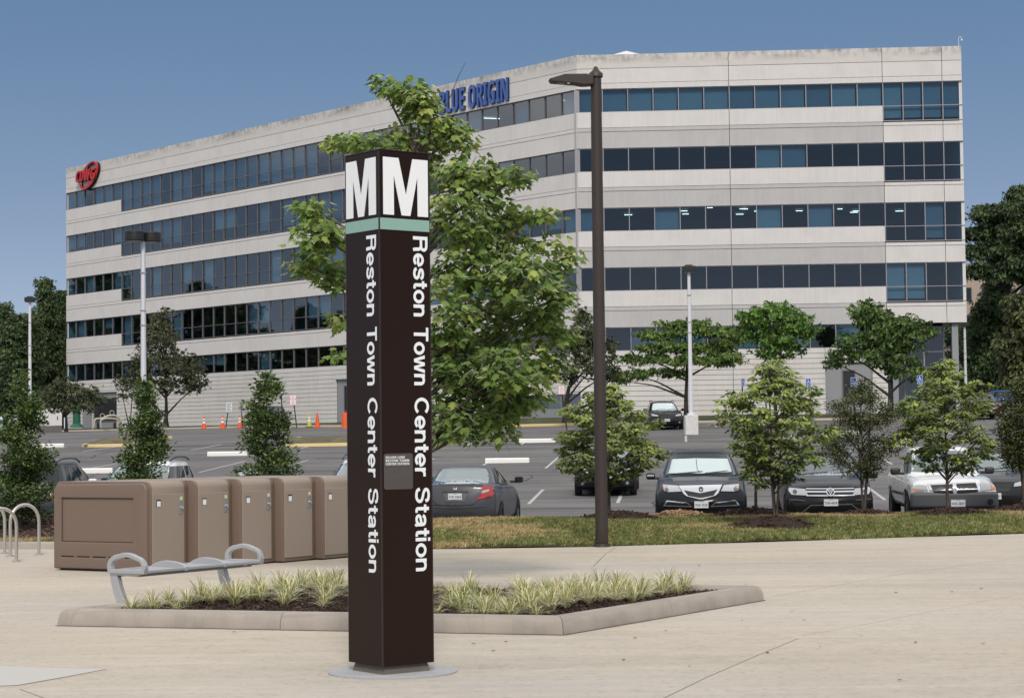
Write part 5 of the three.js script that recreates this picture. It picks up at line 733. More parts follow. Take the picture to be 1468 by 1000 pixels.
// ================================================================ planter, bench, lockers, racks
const PA = [-4.42, 19.72], PB = [0.43, 18.22], PC = [2.66, 21.8], PD = [-2.19, 23.3];
{
  const W = 0.21, Hc = 0.165, C = [PA, PB, PC, PD], inner = (w) => { const ln = C.map((p, i) => { const q = C[(i + 1) % 4], l = Math.hypot(q[0] - p[0], q[1] - p[1]), n = [-(q[1] - p[1]) / l, (q[0] - p[0]) / l]; return [p[0] + n[0] * w, p[1] + n[1] * w, (q[0] - p[0]) / l, (q[1] - p[1]) / l]; }); return C.map((_, i) => { const a = ln[(i + 3) % 4], b = ln[i], det = a[2] * b[3] - a[3] * b[2], t = ((b[0] - a[0]) * b[3] - (b[1] - a[1]) * b[2]) / det; return [a[0] + a[2] * t, a[1] + a[3] * t]; }); };
  const prof = [[0, -0.02], [0.004, 0.06], [0.012, 0.105], [0.028, 0.14], [0.055, 0.160], [0.09, 0.165], [0.15, 0.163], [0.185, 0.155], [0.205, 0.135], [0.21, 0.08], [0.21, 0.0]], rings = prof.map((p) => inner(p[0]));
  const pl = thing('planter', 'low concrete edged planter bed filled with dark mulch around the pylon tree', 'planter', [0, 0, 0]);
  const edge = (i, t0, t1) => { const j = (i + 1) % 4, g0 = 0.004 / Math.hypot(C[j][0] - C[i][0], C[j][1] - C[i][1]), rows = span(t0 + g0, t1 - g0, 6).map((t) => prof.map((p, k) => { const a = rings[k][i], b = rings[k][j], tt = t; return [lerp(a[0], b[0], tt), p[1], -lerp(a[1], b[1], tt)]; })); const cap = (r) => { const m = [r.reduce((s, q) => s + q[0], 0) / r.length, 0.05, r.reduce((s, q) => s + q[2], 0) / r.length]; return r.slice(0, -1).flatMap((q, k) => [...q, ...r[k + 1], ...m]); }; const g1 = toCreasedNormals(gridGeo(rows), 0.8), g2 = new THREE.BufferGeometry(); g2.setAttribute('position', new THREE.Float32BufferAttribute([...cap(rows[0]), ...cap(rows[rows.length - 1])], 3)); g2.computeVertexNormals(); return metric(merge([g1, g2])); };
  for (const [i, cuts] of [[0, [0, 0.03, 0.46, 1]], [1, [0, 0.5, 0.97, 1]], [2, [0, 0.33, 0.66, 1]], [3, [0, 0.5, 0.97, 1]]]) for (let k = 0; k < cuts.length - 1; k++) part(pl, 'curb_stone', edge(i, cuts[k], cuts[k + 1]), M.curb);
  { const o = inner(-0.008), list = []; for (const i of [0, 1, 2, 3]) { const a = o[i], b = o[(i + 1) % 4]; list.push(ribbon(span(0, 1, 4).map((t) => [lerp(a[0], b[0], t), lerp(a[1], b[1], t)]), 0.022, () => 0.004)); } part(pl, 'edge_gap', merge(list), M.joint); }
  const tx = mapleBase.x, td = -mapleBase.z, at2 = (s, t) => { const a = inner(W - 0.01); return [a[0][0] + (a[1][0] - a[0][0]) * s + (a[3][0] - a[0][0]) * t, a[0][1] + (a[1][1] - a[0][1]) * s + (a[3][1] - a[0][1]) * t]; };
  globalThis.bedAt = null; const bedY = (x, d) => 0.10 + 0.05 * sstep(0.9, 0.2, Math.hypot(x - 0.4, d - 20)) + 0.30 * Math.exp(-((x - tx - 0.4) ** 2 / 0.7 + (d - td) ** 2 / 0.6)) + 0.07 * Math.exp(-((x + 2.2) ** 2 + (d - 21) ** 2) / 1.2) + 0.022 * (vnoise(x * 9 + 50, d * 9, 999, 999, 4) - 0.5);
  const rows = span(0, 1, 50).map((t) => span(0, 1, 70).map((s) => { const [x, d] = at2(s, t); return [x, bedY(x, d), -d]; })), g = gridGeo(rows); g.computeVertexNormals();
  part(pl, 'mulch', metric(g, 0.4), mat(0.040, 0.022, 0.016, 0.98, { map: again(grainTex, 1), bumpMap: again(grainTex, 2), bumpScale: 0.01 }));
  const r = rng(66), N = 9000, im = new THREE.InstancedMesh(box(0.06, 0.012, 0.018), mat(1, 1, 1, 0.95), N), m = new THREE.Matrix4(), e = new THREE.Euler(), c = new THREE.Color();
  for (let i = 0; i < N; i++) { const [x, d] = at2(r(), r()); e.set((r() - 0.5) * 1.4, r() * 6, (r() - 0.5) * 1.4); m.makeRotationFromEuler(e); const s = 0.4 + 0.9 * r(); m.scale(V3(s, s, s)); m.setPosition(x, bedY(x, d) + 0.008, -d); im.setMatrixAt(i, m); const k = 0.3 + 1.5 * r() * r() + (r() < 0.04 ? 1.6 : 0); im.setColorAt(i, c.setRGB(0.058 * k, 0.031 * k, 0.022 * k)); } im.name = 'mulch_chips'; im.userData.kind = 'stuff'; pl.add(im);
  // variegated grass clumps: six shapes, copied about
  const bladeGeo = (rr, n) => { const pos = [], col = [], idx = []; for (let b = 0; b < n; b++) { const a = rr() * 6.283, l = 0.22 + 0.20 * rr(), out = l * (0.40 + 0.95 * rr()), w = 0.0045 + 0.003 * rr(), r0 = 0.05 * rr(), k = rr(), c = k < 0.62 ? [0.74 + 0.12 * rr(), 0.72 + 0.10 * rr(), 0.36 + 0.16 * rr()] : k < 0.88 ? [0.33, 0.39, 0.11] : [0.40, 0.30, 0.17], s = pos.length / 3, hh = Math.sqrt(Math.max(0.02, l * l - out * out * 0.8)); const tw = rr() * 0.8 - 0.4;
      for (let i = 0; i <= 4; i++) { const t = i / 4, ww = w * (1 - 0.85 * t * t), ro = r0 + out * Math.pow(t, 1.5), y = hh * (Math.sin(t * (1.35 + 0.55 * (out / l))) ) * 0.95; const ca = Math.cos(a + tw * t), sa = Math.sin(a + tw * t); for (const q of [-1, 1]) { pos.push(ca * ro - sa * ww * q, y, sa * ro + ca * ww * q); const g = 0.7 + 0.3 * t; col.push(c[0] * g, c[1] * (0.7 + 0.3 * t), c[2] * g); } if (i < 4) { const v = s + i * 2; idx.push(v, v + 1, v + 3, v, v + 3, v + 2); } } }
    const g = new THREE.BufferGeometry(); g.setAttribute('position', new THREE.Float32BufferAttribute(pos, 3)); g.setAttribute('color', new THREE.Float32BufferAttribute(col, 3)); g.setIndex(idx); g.computeVertexNormals(); return g; };
  const grassM = new THREE.MeshPhysicalMaterial({ vertexColors: true, roughness: 0.8, side: THREE.DoubleSide, transmission: 0.3, thickness: 0 }), rr = rng(123), kinds = Array.from({ length: 7 }, (_, k) => bladeGeo(rng(500 + k), 84)), placed = [];
  const clump = (s, t, group, label) => { const [x, d] = at2(s, t); if (Math.hypot(x - tx, d - td) < 0.45 || Math.hypot((x - tx - 0.5) / 0.95, (d - td) / 1.1) < 1) return; if (placed.some((p) => Math.hypot(p[0] - x, p[1] - d) < 0.17)) return; placed.push([x, d]); const o = solo('grass_clump', kinds[Math.floor(rr() * 7)], grassM, label, 'ornamental grass', group); o.position.set(x, bedY(x, d) - 0.01, -d); o.rotation.y = rr() * 6.28; const k = 0.42 + 0.46 * rr(); o.scale.set(k, k, k); };
  const gl = 'variegated grass clumps along the bench side of the planter', gr = 'variegated grass clumps in the right half of the planter';
  for (let i = 0; i < 420 && placed.length < 58; i++) { const t = rr(), s = rr() < 0.66 ? 0.03 + 0.11 * rr() : 0.14 + 0.30 * rr(); if (t < 0.05 || (s > 0.16 && t < 0.22) || (t > 0.5 && s > 0.2 && rr() < 0.6)) continue; clump(s, t, gl, 'pale striped grass clump on the bench side of the planter, left of the pylon'); }
  for (const [s, t] of [[0.022, 0.07], [0.045, 0.035], [0.07, 0.10], [0.10, 0.05], [0.035, 0.16], [0.13, 0.11]]) clump(s, t, gl, 'pale striped grass clump on the bench side of the planter, left of the pylon');
  const nl = placed.length; for (let i = 0; i < 900 && placed.length < nl + 96; i++) { const s = 0.56 + 0.36 * rr(), t = 0.08 + 0.88 * rr(); if (s < 0.70 && t > 0.10 && rr() < 0.93) continue; if (s < 0.78 && t < 0.30 && rr() < 0.55) continue; if (s < 0.80 && t > 0.8 && rr() < 0.5) continue; if (s < 0.62 && t < 0.2 && rr() < 0.5) continue; clump(s, t, gr, 'pale striped grass clump in the dense planting right of the pylon'); }
}
// --- bench of three seats
{
  const alu = mat(0.47, 0.475, 0.485, 0.36, { metalness: 0.5 }), aluDark = mat(0.20, 0.205, 0.22, 0.4, { metalness: 0.5 });
  const a = Math.atan2(0.85, 0.52), ox = -4.0, od = 21.35, mx = ox + 0.52 * 0.9, md = od + 0.85 * 0.9;
  const b = thing('bench', 'grey metal three seat backless bench with looped end arms behind the planter', 'bench', [mx, 0, -md], a), SY = 0.43, HL = 0.96, DZ = 0.25;
  const loop = (h, y0, wz, t) => { const o = new THREE.Shape(); const r = 0.12; o.moveTo(-wz, y0); o.lineTo(-wz - 0.01, y0 + h - r); o.quadraticCurveTo(-wz + 0.005, y0 + h - 0.015, -wz + r * 1.3, y0 + h); o.quadraticCurveTo(0, y0 + h + 0.035, wz - r, y0 + h - 0.02); o.quadraticCurveTo(wz, y0 + h - 0.05, wz, y0 + h - r - 0.02); o.lineTo(wz - 0.01, y0); const hole = new THREE.Path(), q = t; hole.moveTo(-wz + q, y0 + 0.03); hole.lineTo(wz - q, y0 + 0.03); hole.lineTo(wz - q, y0 + h - r - 0.01); hole.quadraticCurveTo(wz - q, y0 + h - 0.06, wz - r, y0 + h - 0.05); hole.quadraticCurveTo(0, y0 + h + 0.002, -wz + r * 1.3, y0 + h - 0.033); hole.quadraticCurveTo(-wz + q, y0 + h - 0.05, -wz + q - 0.004, y0 + h - r); o.holes.push(hole); const g = new THREE.ExtrudeGeometry(o, { depth: 0.045, bevelEnabled: true, bevelSize: 0.008, bevelThickness: 0.008, bevelSegments: 2, curveSegments: 10 }); g.rotateY(-Math.PI / 2); return g.translate(0.022, 0, 0); };
  for (const sx of [-1, 1]) part(b, 'arm', loop(0.19, SY - 0.03, DZ, 0.036).translate(sx * HL, 0, 0), alu);
  for (const x of [-0.32, 0.32]) part(b, 'divider', (() => { const s = new THREE.Shape(); s.moveTo(-DZ, SY - 0.02); s.quadraticCurveTo(-DZ + 0.04, SY + 0.035, -0.05, SY + 0.058); s.quadraticCurveTo(0.15, SY + 0.06, DZ, SY + 0.0); s.lineTo(DZ, SY - 0.03); s.closePath(); const g = new THREE.ExtrudeGeometry(s, { depth: 0.035, bevelEnabled: true, bevelSize: 0.006, bevelThickness: 0.006, bevelSegments: 2, curveSegments: 10 }); g.rotateY(-Math.PI / 2); return g.translate(x + 0.017, 0, 0); })(), alu);
  for (const [x0, x1] of [[-0.93, -0.34], [-0.30, 0.30], [0.34, 0.93]]) { const seat = part(b, 'seat', merge([rbox(x1 - x0, 0.035, 0.03, 0.01, (x0 + x1) / 2, SY - 0.015, DZ - 0.015), rbox(x1 - x0, 0.035, 0.03, 0.01, (x0 + x1) / 2, SY - 0.015, -DZ + 0.015)]), alu); const n = 9; for (let k = 0; k < n; k++) { const w = (x1 - x0) / n; part(seat, 'slat', cached('slat' + w.toFixed(3), () => rbox(w * 0.72, 0.018, DZ * 2 - 0.05, 0.006)), alu).position.set(x0 + w * (k + 0.5), SY - 0.012 - 0.012 * Math.sin(Math.PI * (k + 0.5) / n), 0); } }
  part(b, 'rail', merge([rbox(1.86, 0.04, 0.03, 0.01, 0, SY - 0.05, 0.12), rbox(1.86, 0.04, 0.03, 0.01, 0, SY - 0.05, -0.12)]), aluDark);
  for (const sx of [-1, 1]) { const s = new THREE.Shape(); s.moveTo(-DZ + 0.0, SY - 0.01); s.quadraticCurveTo(-DZ + 0.02, 0.22, -0.10, 0.0); s.lineTo(0.0, 0.0); s.quadraticCurveTo(-0.12, 0.2, -DZ + 0.09, SY - 0.05); s.lineTo(0.12, SY - 0.06); s.lineTo(0.16, SY - 0.02); s.closePath(); const g = new THREE.ExtrudeGeometry(s, { depth: 0.05, bevelEnabled: true, bevelSize: 0.008, bevelThickness: 0.008, bevelSegments: 2, curveSegments: 10 }); g.rotateY(-Math.PI / 2); const l = part(b, 'leg', g.translate(sx * (HL - (sx > 0 ? 0.16 : 0.03)) + 0.025, 0, 0), alu); part(l, 'foot', rbox(0.09, 0.012, 0.16, 0.004, sx * (HL - (sx > 0 ? 0.16 : 0.03)), 0.006, -0.05), aluDark); }
}
// --- bike lockers, each one standing a little proud of the one before
{
  const shell = mat(0.172, 0.122, 0.095, 0.55, { bumpMap: again(grainTex, 4), bumpScale: 0.0008 }), door = mat(0.285, 0.228, 0.183, 0.5, { bumpMap: again(grainTex, 4), bumpScale: 0.0008 }), steel = mat(0.30, 0.32, 0.33, 0.35, { metalness: 0.6 });
  const a = 59 * Math.PI / 180, Wd = 1.70, Hh = 1.22, L = 0.80, p0 = [-4.93, 27.6];
  const profile = (h, front, back, r, y0 = 0.03) => { const s = new THREE.Shape(); s.moveTo(back, y0); s.lineTo(front, y0); s.lineTo(front, h - r); s.absarc(front - r, h - r, r, 0, Math.PI / 2); s.lineTo(back + r * 0.6, h + 0.0); s.absarc(back + r * 0.6, h - r * 0.6, r * 0.6, Math.PI / 2, Math.PI); s.closePath(); return s; };
  const ex = (s, w, x0, bev = 0) => { const g = new THREE.ExtrudeGeometry(s, { depth: w, bevelEnabled: bev > 0, bevelSize: bev, bevelThickness: bev, bevelSegments: 2, curveSegments: 10 }); g.rotateY(-Math.PI / 2); g.translate(x0 + w, 0, 0); return toCreasedNormals(g, 0.6); };
  // extrusion runs along x; shape x is depth (front = 0)
  const stickers = ['white parking notice sticker', 'white parking notice sticker', 'blue and white sticker', 'white sticker in black frame', 'small white sticker'];
  const place = ['first bike locker at the left end, its whole side panel in view', 'second bike locker in the row, behind the middle of the bench', 'third bike locker in the row, above the right arm of the bench', 'fourth bike locker in the row, second from the pylon', 'fifth bike locker in the row, partly behind the pylon'];
  for (let k = 0; k < 5; k++) {
    const o = thing('bike_locker', 'tan ' + place[k], 'bike locker', [p0[0] + 0.527 * k, 0, -(p0[1] + 0.628 * k)], a, 'bike lockers in a stepped row');
    part(o, 'shell', ex(profile(Hh, -0.012, -Wd, 0.10), L - 0.02, 0.01, 0.008), shell);
    part(o, 'hood', ex((() => { const s = new THREE.Shape(), r = 0.105, h = Hh + 0.006; s.moveTo(0.002, 1.055); s.lineTo(0.002, h - r); s.absarc(0.002 - r, h - r, r, 0, Math.PI / 2); s.lineTo(-Wd * 0.9, h); s.lineTo(-Wd * 0.9, h - 0.02); s.lineTo(-r, h - 0.02); s.lineTo(-0.02, 1.055); s.closePath(); return s; })(), L - 0.14, 0.05, 0.003), door);
    const dr = part(o, 'door', metric(rbox(L - 0.14, 0.985, 0.024, 0.008, L / 2 - 0.02, 0.56, 0)), door);
    part(dr, 'lock_plate', rbox(0.075, 0.26, 0.012, 0.004, L - 0.17, 0.90, 0.014), steel); part(dr, 'lock_label', box(0.055, 0.05, 0.002, L - 0.17, 0.985, 0.0215), mat(0.62, 0.58, 0.33, 0.5)); part(dr, 'knob', cyl(0.02, 0.017, 0.03, 0, 0, 0, 14).rotateX(Math.PI / 2).translate(L - 0.17, 0.86, 0.02), CM.chrome);
    part(dr, 'sticker', box(0.095, 0.10, 0.002, 0.17, 0.93, 0.014), k === 3 || k === 0 ? CM.black : CM.grey); part(dr, 'notice', box(0.075, 0.075, 0.002, 0.17, 0.922, 0.0165), mat(0.74, 0.75, 0.76, 0.6));
    part(o, 'base_skirt', box(L - 0.06, 0.05, Wd - 0.08, L / 2, 0.02, -Wd / 2), CM.trim);
    if (k === 0) { // the end panel: a proud rounded cover with a sunken field and vent slots
      const s = new THREE.Shape(), z0 = -Wd + 0.02, z1 = -0.03, h = Hh - 0.03, r = 0.09; s.moveTo(z0, 0.05); s.lineTo(z1, 0.05); s.lineTo(z1, h - r); s.absarc(z1 - r, h - r, r, 0, Math.PI / 2); s.lineTo(z0 + r, h - 0.02); s.absarc(z0 + r, h - 0.02 - r, r, Math.PI / 2, Math.PI); s.closePath();
      const f = new THREE.Path(), fx0 = z0 + 0.10, fx1 = z1 - 0.20, fy0 = 0.38, fy1 = 1.02; f.moveTo(fx0, fy0); f.lineTo(fx0, fy1); f.lineTo(fx1, fy1); f.lineTo(fx1, fy0); f.closePath(); s.holes.push(f); for (let q = 0; q < 5; q++) { const w = 0.27, v = new THREE.Path(), vx = z0 + 0.10 + q * 0.29; v.moveTo(vx, 0.17); v.lineTo(vx, 0.216); v.lineTo(vx + w, 0.216); v.lineTo(vx + w, 0.17); v.closePath(); s.holes.push(v); }
      const g = new THREE.ExtrudeGeometry(s, { depth: 0.03, bevelEnabled: true, bevelSize: 0.018, bevelThickness: 0.018, bevelSegments: 3, curveSegments: 10 }); g.rotateY(-Math.PI / 2); const ep = part(o, 'end_panel', toCreasedNormals(g.translate(-0.012, 0, 0), 0.7), shell);
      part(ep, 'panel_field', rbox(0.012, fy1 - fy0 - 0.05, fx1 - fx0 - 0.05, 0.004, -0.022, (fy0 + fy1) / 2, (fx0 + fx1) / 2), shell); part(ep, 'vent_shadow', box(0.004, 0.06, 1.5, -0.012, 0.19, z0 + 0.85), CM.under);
    }
  }
}
// --- hoop bike racks
{
  const steel = mat(0.56, 0.53, 0.49, 0.32, { metalness: 0.75 });
  const rack = (x, d, turn, label) => { const o = thing('bike_rack', label, 'bike rack', [x, 0, -d], turn, 'hoop bike racks'), w = 0.26, h = 0.80, pts = []; pts.push(V3(-w, 0, 0), V3(-w, 0.25, 0), V3(-w, h - w, 0)); for (let i = 1; i < 10; i++) { const t = Math.PI - i / 10 * Math.PI; pts.push(V3(Math.cos(t) * w, h - w + Math.sin(t) * w, 0)); } pts.push(V3(w, h - w, 0), V3(w, 0.25, 0), V3(w, 0, 0)); part(o, 'hoop', tube(pts, 0.026, 60, 14), steel); for (const s of [-1, 1]) { const f = part(o, 'foot_plate', cyl(0.075, 0.075, 0.01, s * w, 0, 0, 18), steel); part(f, 'bolt', merge([0, 2.1, 4.2].map((t) => cyl(0.012, 0.012, 0.014, s * w + Math.cos(t) * 0.055, 0.008, Math.sin(t) * 0.055, 6))), CM.chrome); } return o; };
  const leg = (px, py) => floorAt(px, py); const r2 = leg(55.8, 795), r1 = leg(23.6, 805), r3 = leg(6.6, 793.5), dir = V3(Math.cos(0.86), 0, -Math.sin(0.86) * 0.9).normalize(), turn = Math.atan2(-dir.z, dir.x);
  rack(r2.x - dir.x * 0.26, -(r2.z - dir.z * 0.26), turn, 'stainless hoop bike rack nearest the lockers'); rack(r1.x - dir.x * 0.26, -(r1.z - dir.z * 0.26), turn, 'stainless hoop bike rack standing nearest the front at the left edge'); rack(r3.x - dir.x * 0.26, -(r3.z - dir.z * 0.26), turn, 'stainless hoop bike rack mostly cut off by the left edge');
}
// ================================================================ lamps
{
  const br = mat(0.034, 0.024, 0.021, 0.5, { bumpMap: again(grainTex, 4), bumpScale: 0.0006 }), p = floorAt(863, 783.5), H = at(852.5, 108, -p.z).y;
  const o = thing('street_lamp', 'tall dark brown street lamp with flat angled head at the lawn edge', 'street lamp', [p.x, 0, p.z]);
  part(o, 'pole', lathe([[0.0, 0], [0.105, 0], [0.103, 0.3], [0.088, H - 0.02], [0.088, H]], 28), br); part(o, 'finial', lathe([[0.115, H - 0.03], [0.115, H + 0.03], [0.07, H + 0.07], [0.045, H + 0.10], [0.03, H + 0.14], [0, H + 0.15]], 20), br);
  const s = new THREE.Shape(); s.moveTo(0, 0.01); s.lineTo(-0.16, 0.0); s.lineTo(-0.26, 0.02); s.lineTo(-0.66, 0.05); s.lineTo(-0.68, 0.08); s.lineTo(-0.45, 0.15); s.lineTo(-0.1, 0.155); s.lineTo(0, 0.13); s.closePath(); const w = 0.26, g = new THREE.ExtrudeGeometry(s, { depth: w, bevelEnabled: true, bevelSize: 0.012, bevelThickness: 0.012, bevelSegments: 2 });
  const h = part(o, 'lamp_head', g.translate(-0.07, H - 0.16, -w / 2), br); part(h, 'lens', box(0.30, 0.012, 0.18, -0.50, H - 0.132, 0).rotateZ(0), mat(0.10, 0.09, 0.075, 0.3)); part(h, 'sensor', new THREE.SphereGeometry(0.03, 10, 8).translate(-0.46, H - 0.135, 0.09), CM.chrome); part(o, 'base_plate', cyl(0.13, 0.12, 0.05, 0, 0.0, 0, 24), br); h.rotation.y = 0.1;
}
const poleWhite = mat(0.66, 0.67, 0.70, 0.45), headBlack = mat(0.012, 0.012, 0.014, 0.5);
function lotLamp(px, topPy, d, label, kind, baseH = 0) {
  const x = xAt(px, d), y0 = lotY(x, d), H = at(px, topPy, d).y - y0, o = thing('lot_lamp', label, 'lamp post', [x, y0, -d], kind === 'drum' ? 0.75 : 0.05); let b = 0;
  if (baseH) { b = baseH; part(o, 'footing', metric(rbox(0.66, b, 0.66, 0.03, 0, b / 2, 0)), mat(0.74, 0.73, 0.71, 0.85, { map: again(mildTex, 1) })); part(o, 'footing_cap', rbox(0.36, 0.1, 0.36, 0.02, 0, b + 0.05, 0), poleWhite); }
  const w = 0.115; part(o, 'pole', merge([new THREE.CylinderGeometry(w * 0.85, w * 1.25, H - b - 0.3, 4, 1).rotateY(Math.PI / 4).translate(0, b + (H - b - 0.3) / 2, 0)]), poleWhite); for (const t of [0.55, 0.62, 0.8]) part(o, 'pole_band', box(w * 1.75, 0.05, w * 1.75, 0, b + (H - b) * t, 0), mat(0.3, 0.3, 0.31, 0.5));
  if (kind === 'drum') for (const sx of [-1, 1]) { const hd = part(o, 'lamp_head', lathe([[0, 0], [0.40, 0.0], [0.42, 0.03], [0.42, 0.40], [0.38, 0.44], [0.12, 0.46], [0, 0.46]], 28).translate(sx * 0.42, H - 0.46, 0), headBlack); part(hd, 'lens', cyl(0.36, 0.36, 0.02, sx * 0.42, H - 0.475, 0, 24), mat(0.25, 0.24, 0.22, 0.3)); part(hd, 'cooling_ring', new THREE.TorusGeometry(0.421, 0.012, 6, 28).rotateX(Math.PI / 2).translate(sx * 0.42, H - 0.12, 0), headBlack); }
  else { const hd = part(o, 'lamp_head', rbox(0.62, 0.30, 0.62, 0.03, 0, H - 0.2, 0), headBlack); part(hd, 'lens', box(0.5, 0.02, 0.5, 0, H - 0.358, 0), mat(0.25, 0.24, 0.22, 0.3)); part(hd, 'head_cap', rbox(0.36, 0.08, 0.36, 0.02, 0, H - 0.02, 0), headBlack); }
}
lotLamp(991, 380, 104, 'white lot lamp with square black head on a white concrete footing', 'box', 1.02);
lotLamp(206, 331, 88, 'white lot lamp with two round black heads above the left evergreen', 'drum', 0.8);
lotLamp(43, 425, 133, 'thin white lot lamp with one black head before the woods on the left', 'box', 0.6);
lotLamp(1386, 461, 158, 'thin white lot lamp at the right end of the building', 'box', 0.6);
// ================================================================ wheel stops, kerbs, lawns by the building
{
  const s = new THREE.Shape(); s.moveTo(-0.09, 0); s.lineTo(-0.075, 0.09); s.lineTo(-0.045, 0.125); s.lineTo(0.045, 0.125); s.lineTo(0.075, 0.09); s.lineTo(0.09, 0); s.closePath(); const g = new THREE.ExtrudeGeometry(s, { depth: 1.66, bevelEnabled: true, bevelSize: 0.01, bevelThickness: 0.05, bevelSegments: 2 }); g.translate(0, 0, -0.83); g.rotateY(Math.PI / 2); g.scale(1, 1.4, 1.3);
  const stop = (px, py, label, turn = 0.06) => { let d = 60; for (let k = 0; k < 60; k++) { const p = at(px, py, d); d += (p.y - lotY(p.x, d)) * 8; d = clamp(d, 45, 140); } const x = at(px, py, d).x, o = thing('wheel_stop', label, 'wheel stop', [x, lotY(x, d) + 0.004, -d], turn, 'white wheel stops in the lot'); part(o, 'block', g, M.stop); part(o, 'pin', merge([-0.55, 0.55].map((q) => cyl(0.02, 0.02, 0.012, q, 0.172, 0, 8))), CM.trim); };
  stop(727, 663, 'white wheel stop beyond the grey sedan'); stop(770, 634, 'white wheel stop farther off, below the yellow kerb right of the maple'); stop(326, 653, 'white wheel stop left of the middle evergreen'); stop(67, 641, 'white wheel stop beside the leftmost evergreen'); stop(128, 678, 'white wheel stop left of the white SUV roof'); stop(1206, 622, 'white wheel stop behind the fine leaved small tree'); stop(1278, 640, 'white wheel stop behind the leafy tree before the white pickup');
}
const slopeLawn = (name, A, B, f0, f1, w0, w1, label) => {   // lawn between a kerb line and a wall, along a facade
};
{
  const lawnM = mat(0.085, 0.10, 0.03, 0.95, { map: again(softTex, 0.4) }), dryM = mat(0.19, 0.165, 0.075, 0.95, { map: again(softTex, 0.4) });
  const W = (f, u, w) => { const p = f.p(u, 0, w); return [p.x + CORNER.x, -(p.z + CORNER.z)]; };
  const band = (pts, ya, yb, m, name) => { // pts: [inner [x,d], outer [x,d]] pairs
    const rows = span(0, 1, 8).map((t) => pts.map(([a, b]) => { const x = lerp(b[0], a[0], t), d = lerp(b[1], a[1], t); return [x, lerp(lotY(b[0], b[1]) + 0.13, BASE + 0.02, sstep(0, 1, t)) , -d]; })), g = gridGeo(rows); g.computeVertexNormals(); setting(name, metric(g), m); };
  const right = span(0, 1, 14).map((t) => { const u = lerp(0.3, FR.len + 1, t); return [W(FR, u, -0.3), W(FR, u, 11.5)]; }), left = span(0, 1, 20).map((t) => { const u = lerp(-3, FL.len - 0.3, t); return [W(FL, u, -0.3), W(FL, u, lerp(7.5, 8.5, t))]; });
  const bend = [[left[left.length - 1][0], left[left.length - 1][1]], [W(FR, 0.2, -0.3), W(FR, -3.2, 12.5)], right[0]];
  band(right, 0, 0, lawnM, 'building_lawn'); band(left, 0, 0, lawnM, 'building_lawn'); band(bend, 0, 0, lawnM, 'building_lawn');
  const tan = mat(0.42, 0.36, 0.29, 0.85);
  kerb('far_kerb', [...right].reverse().map((p) => p[1]), lotY, 0.14, 0.18, tan); kerb('far_kerb', [left[19][1], left[20][1], bend[1][1], right[0][1]].reverse(), lotY, 0.15, 0.22, M.yellow, 'yellow painted kerb by the bend of the building'); kerb('far_kerb', left.slice(0, 20).reverse().map((p) => p[1]), lotY, 0.14, 0.18, tan);
  // planted islands with yellow noses on the left
  const island = (px0, px1, d, deep, label) => { const x0 = xAt(px0, d), x1 = xAt(px1, d), n = 14, ring = []; for (const x of span(x0 + 0.5, x1 - 0.5, n)) ring.push([x, d]); ring.push([x1, d + 0.5], [x1, d + deep - 0.5]); const rows = [0, 0.03, 0.5, 0.97, 1].map((t) => span(x0, x1, n).map((x) => { const dd = d + 0.05 + deep * t; return [x, lotY(x, dd) + 0.13 + 0.12 * Math.sin(Math.PI * t), -dd]; })), g = gridGeo(rows); g.computeVertexNormals(); setting('island_lawn', metric(g), dryM); kerb('island_kerb', [[x1, d + deep], [x1, d + 0.5], [x1 - 0.5, d], ...span(x1 - 0.8, x0 + 0.8, n).map((x) => [x, d]), [x0 + 0.5, d], [x0, d + 0.5], [x0, d + deep]], lotY, 0.15, 0.24, M.yellow, label); };
  island(402, 566, 99, 9, 'yellow painted kerb of the island left of the pylon'); island(118, 196, 103, 10, 'yellow painted kerb of the island at the far left');
  kerb('far_kerb', [[-40, 128], [-80, 128]], lotY, 0.14, 0.2, tan);
}
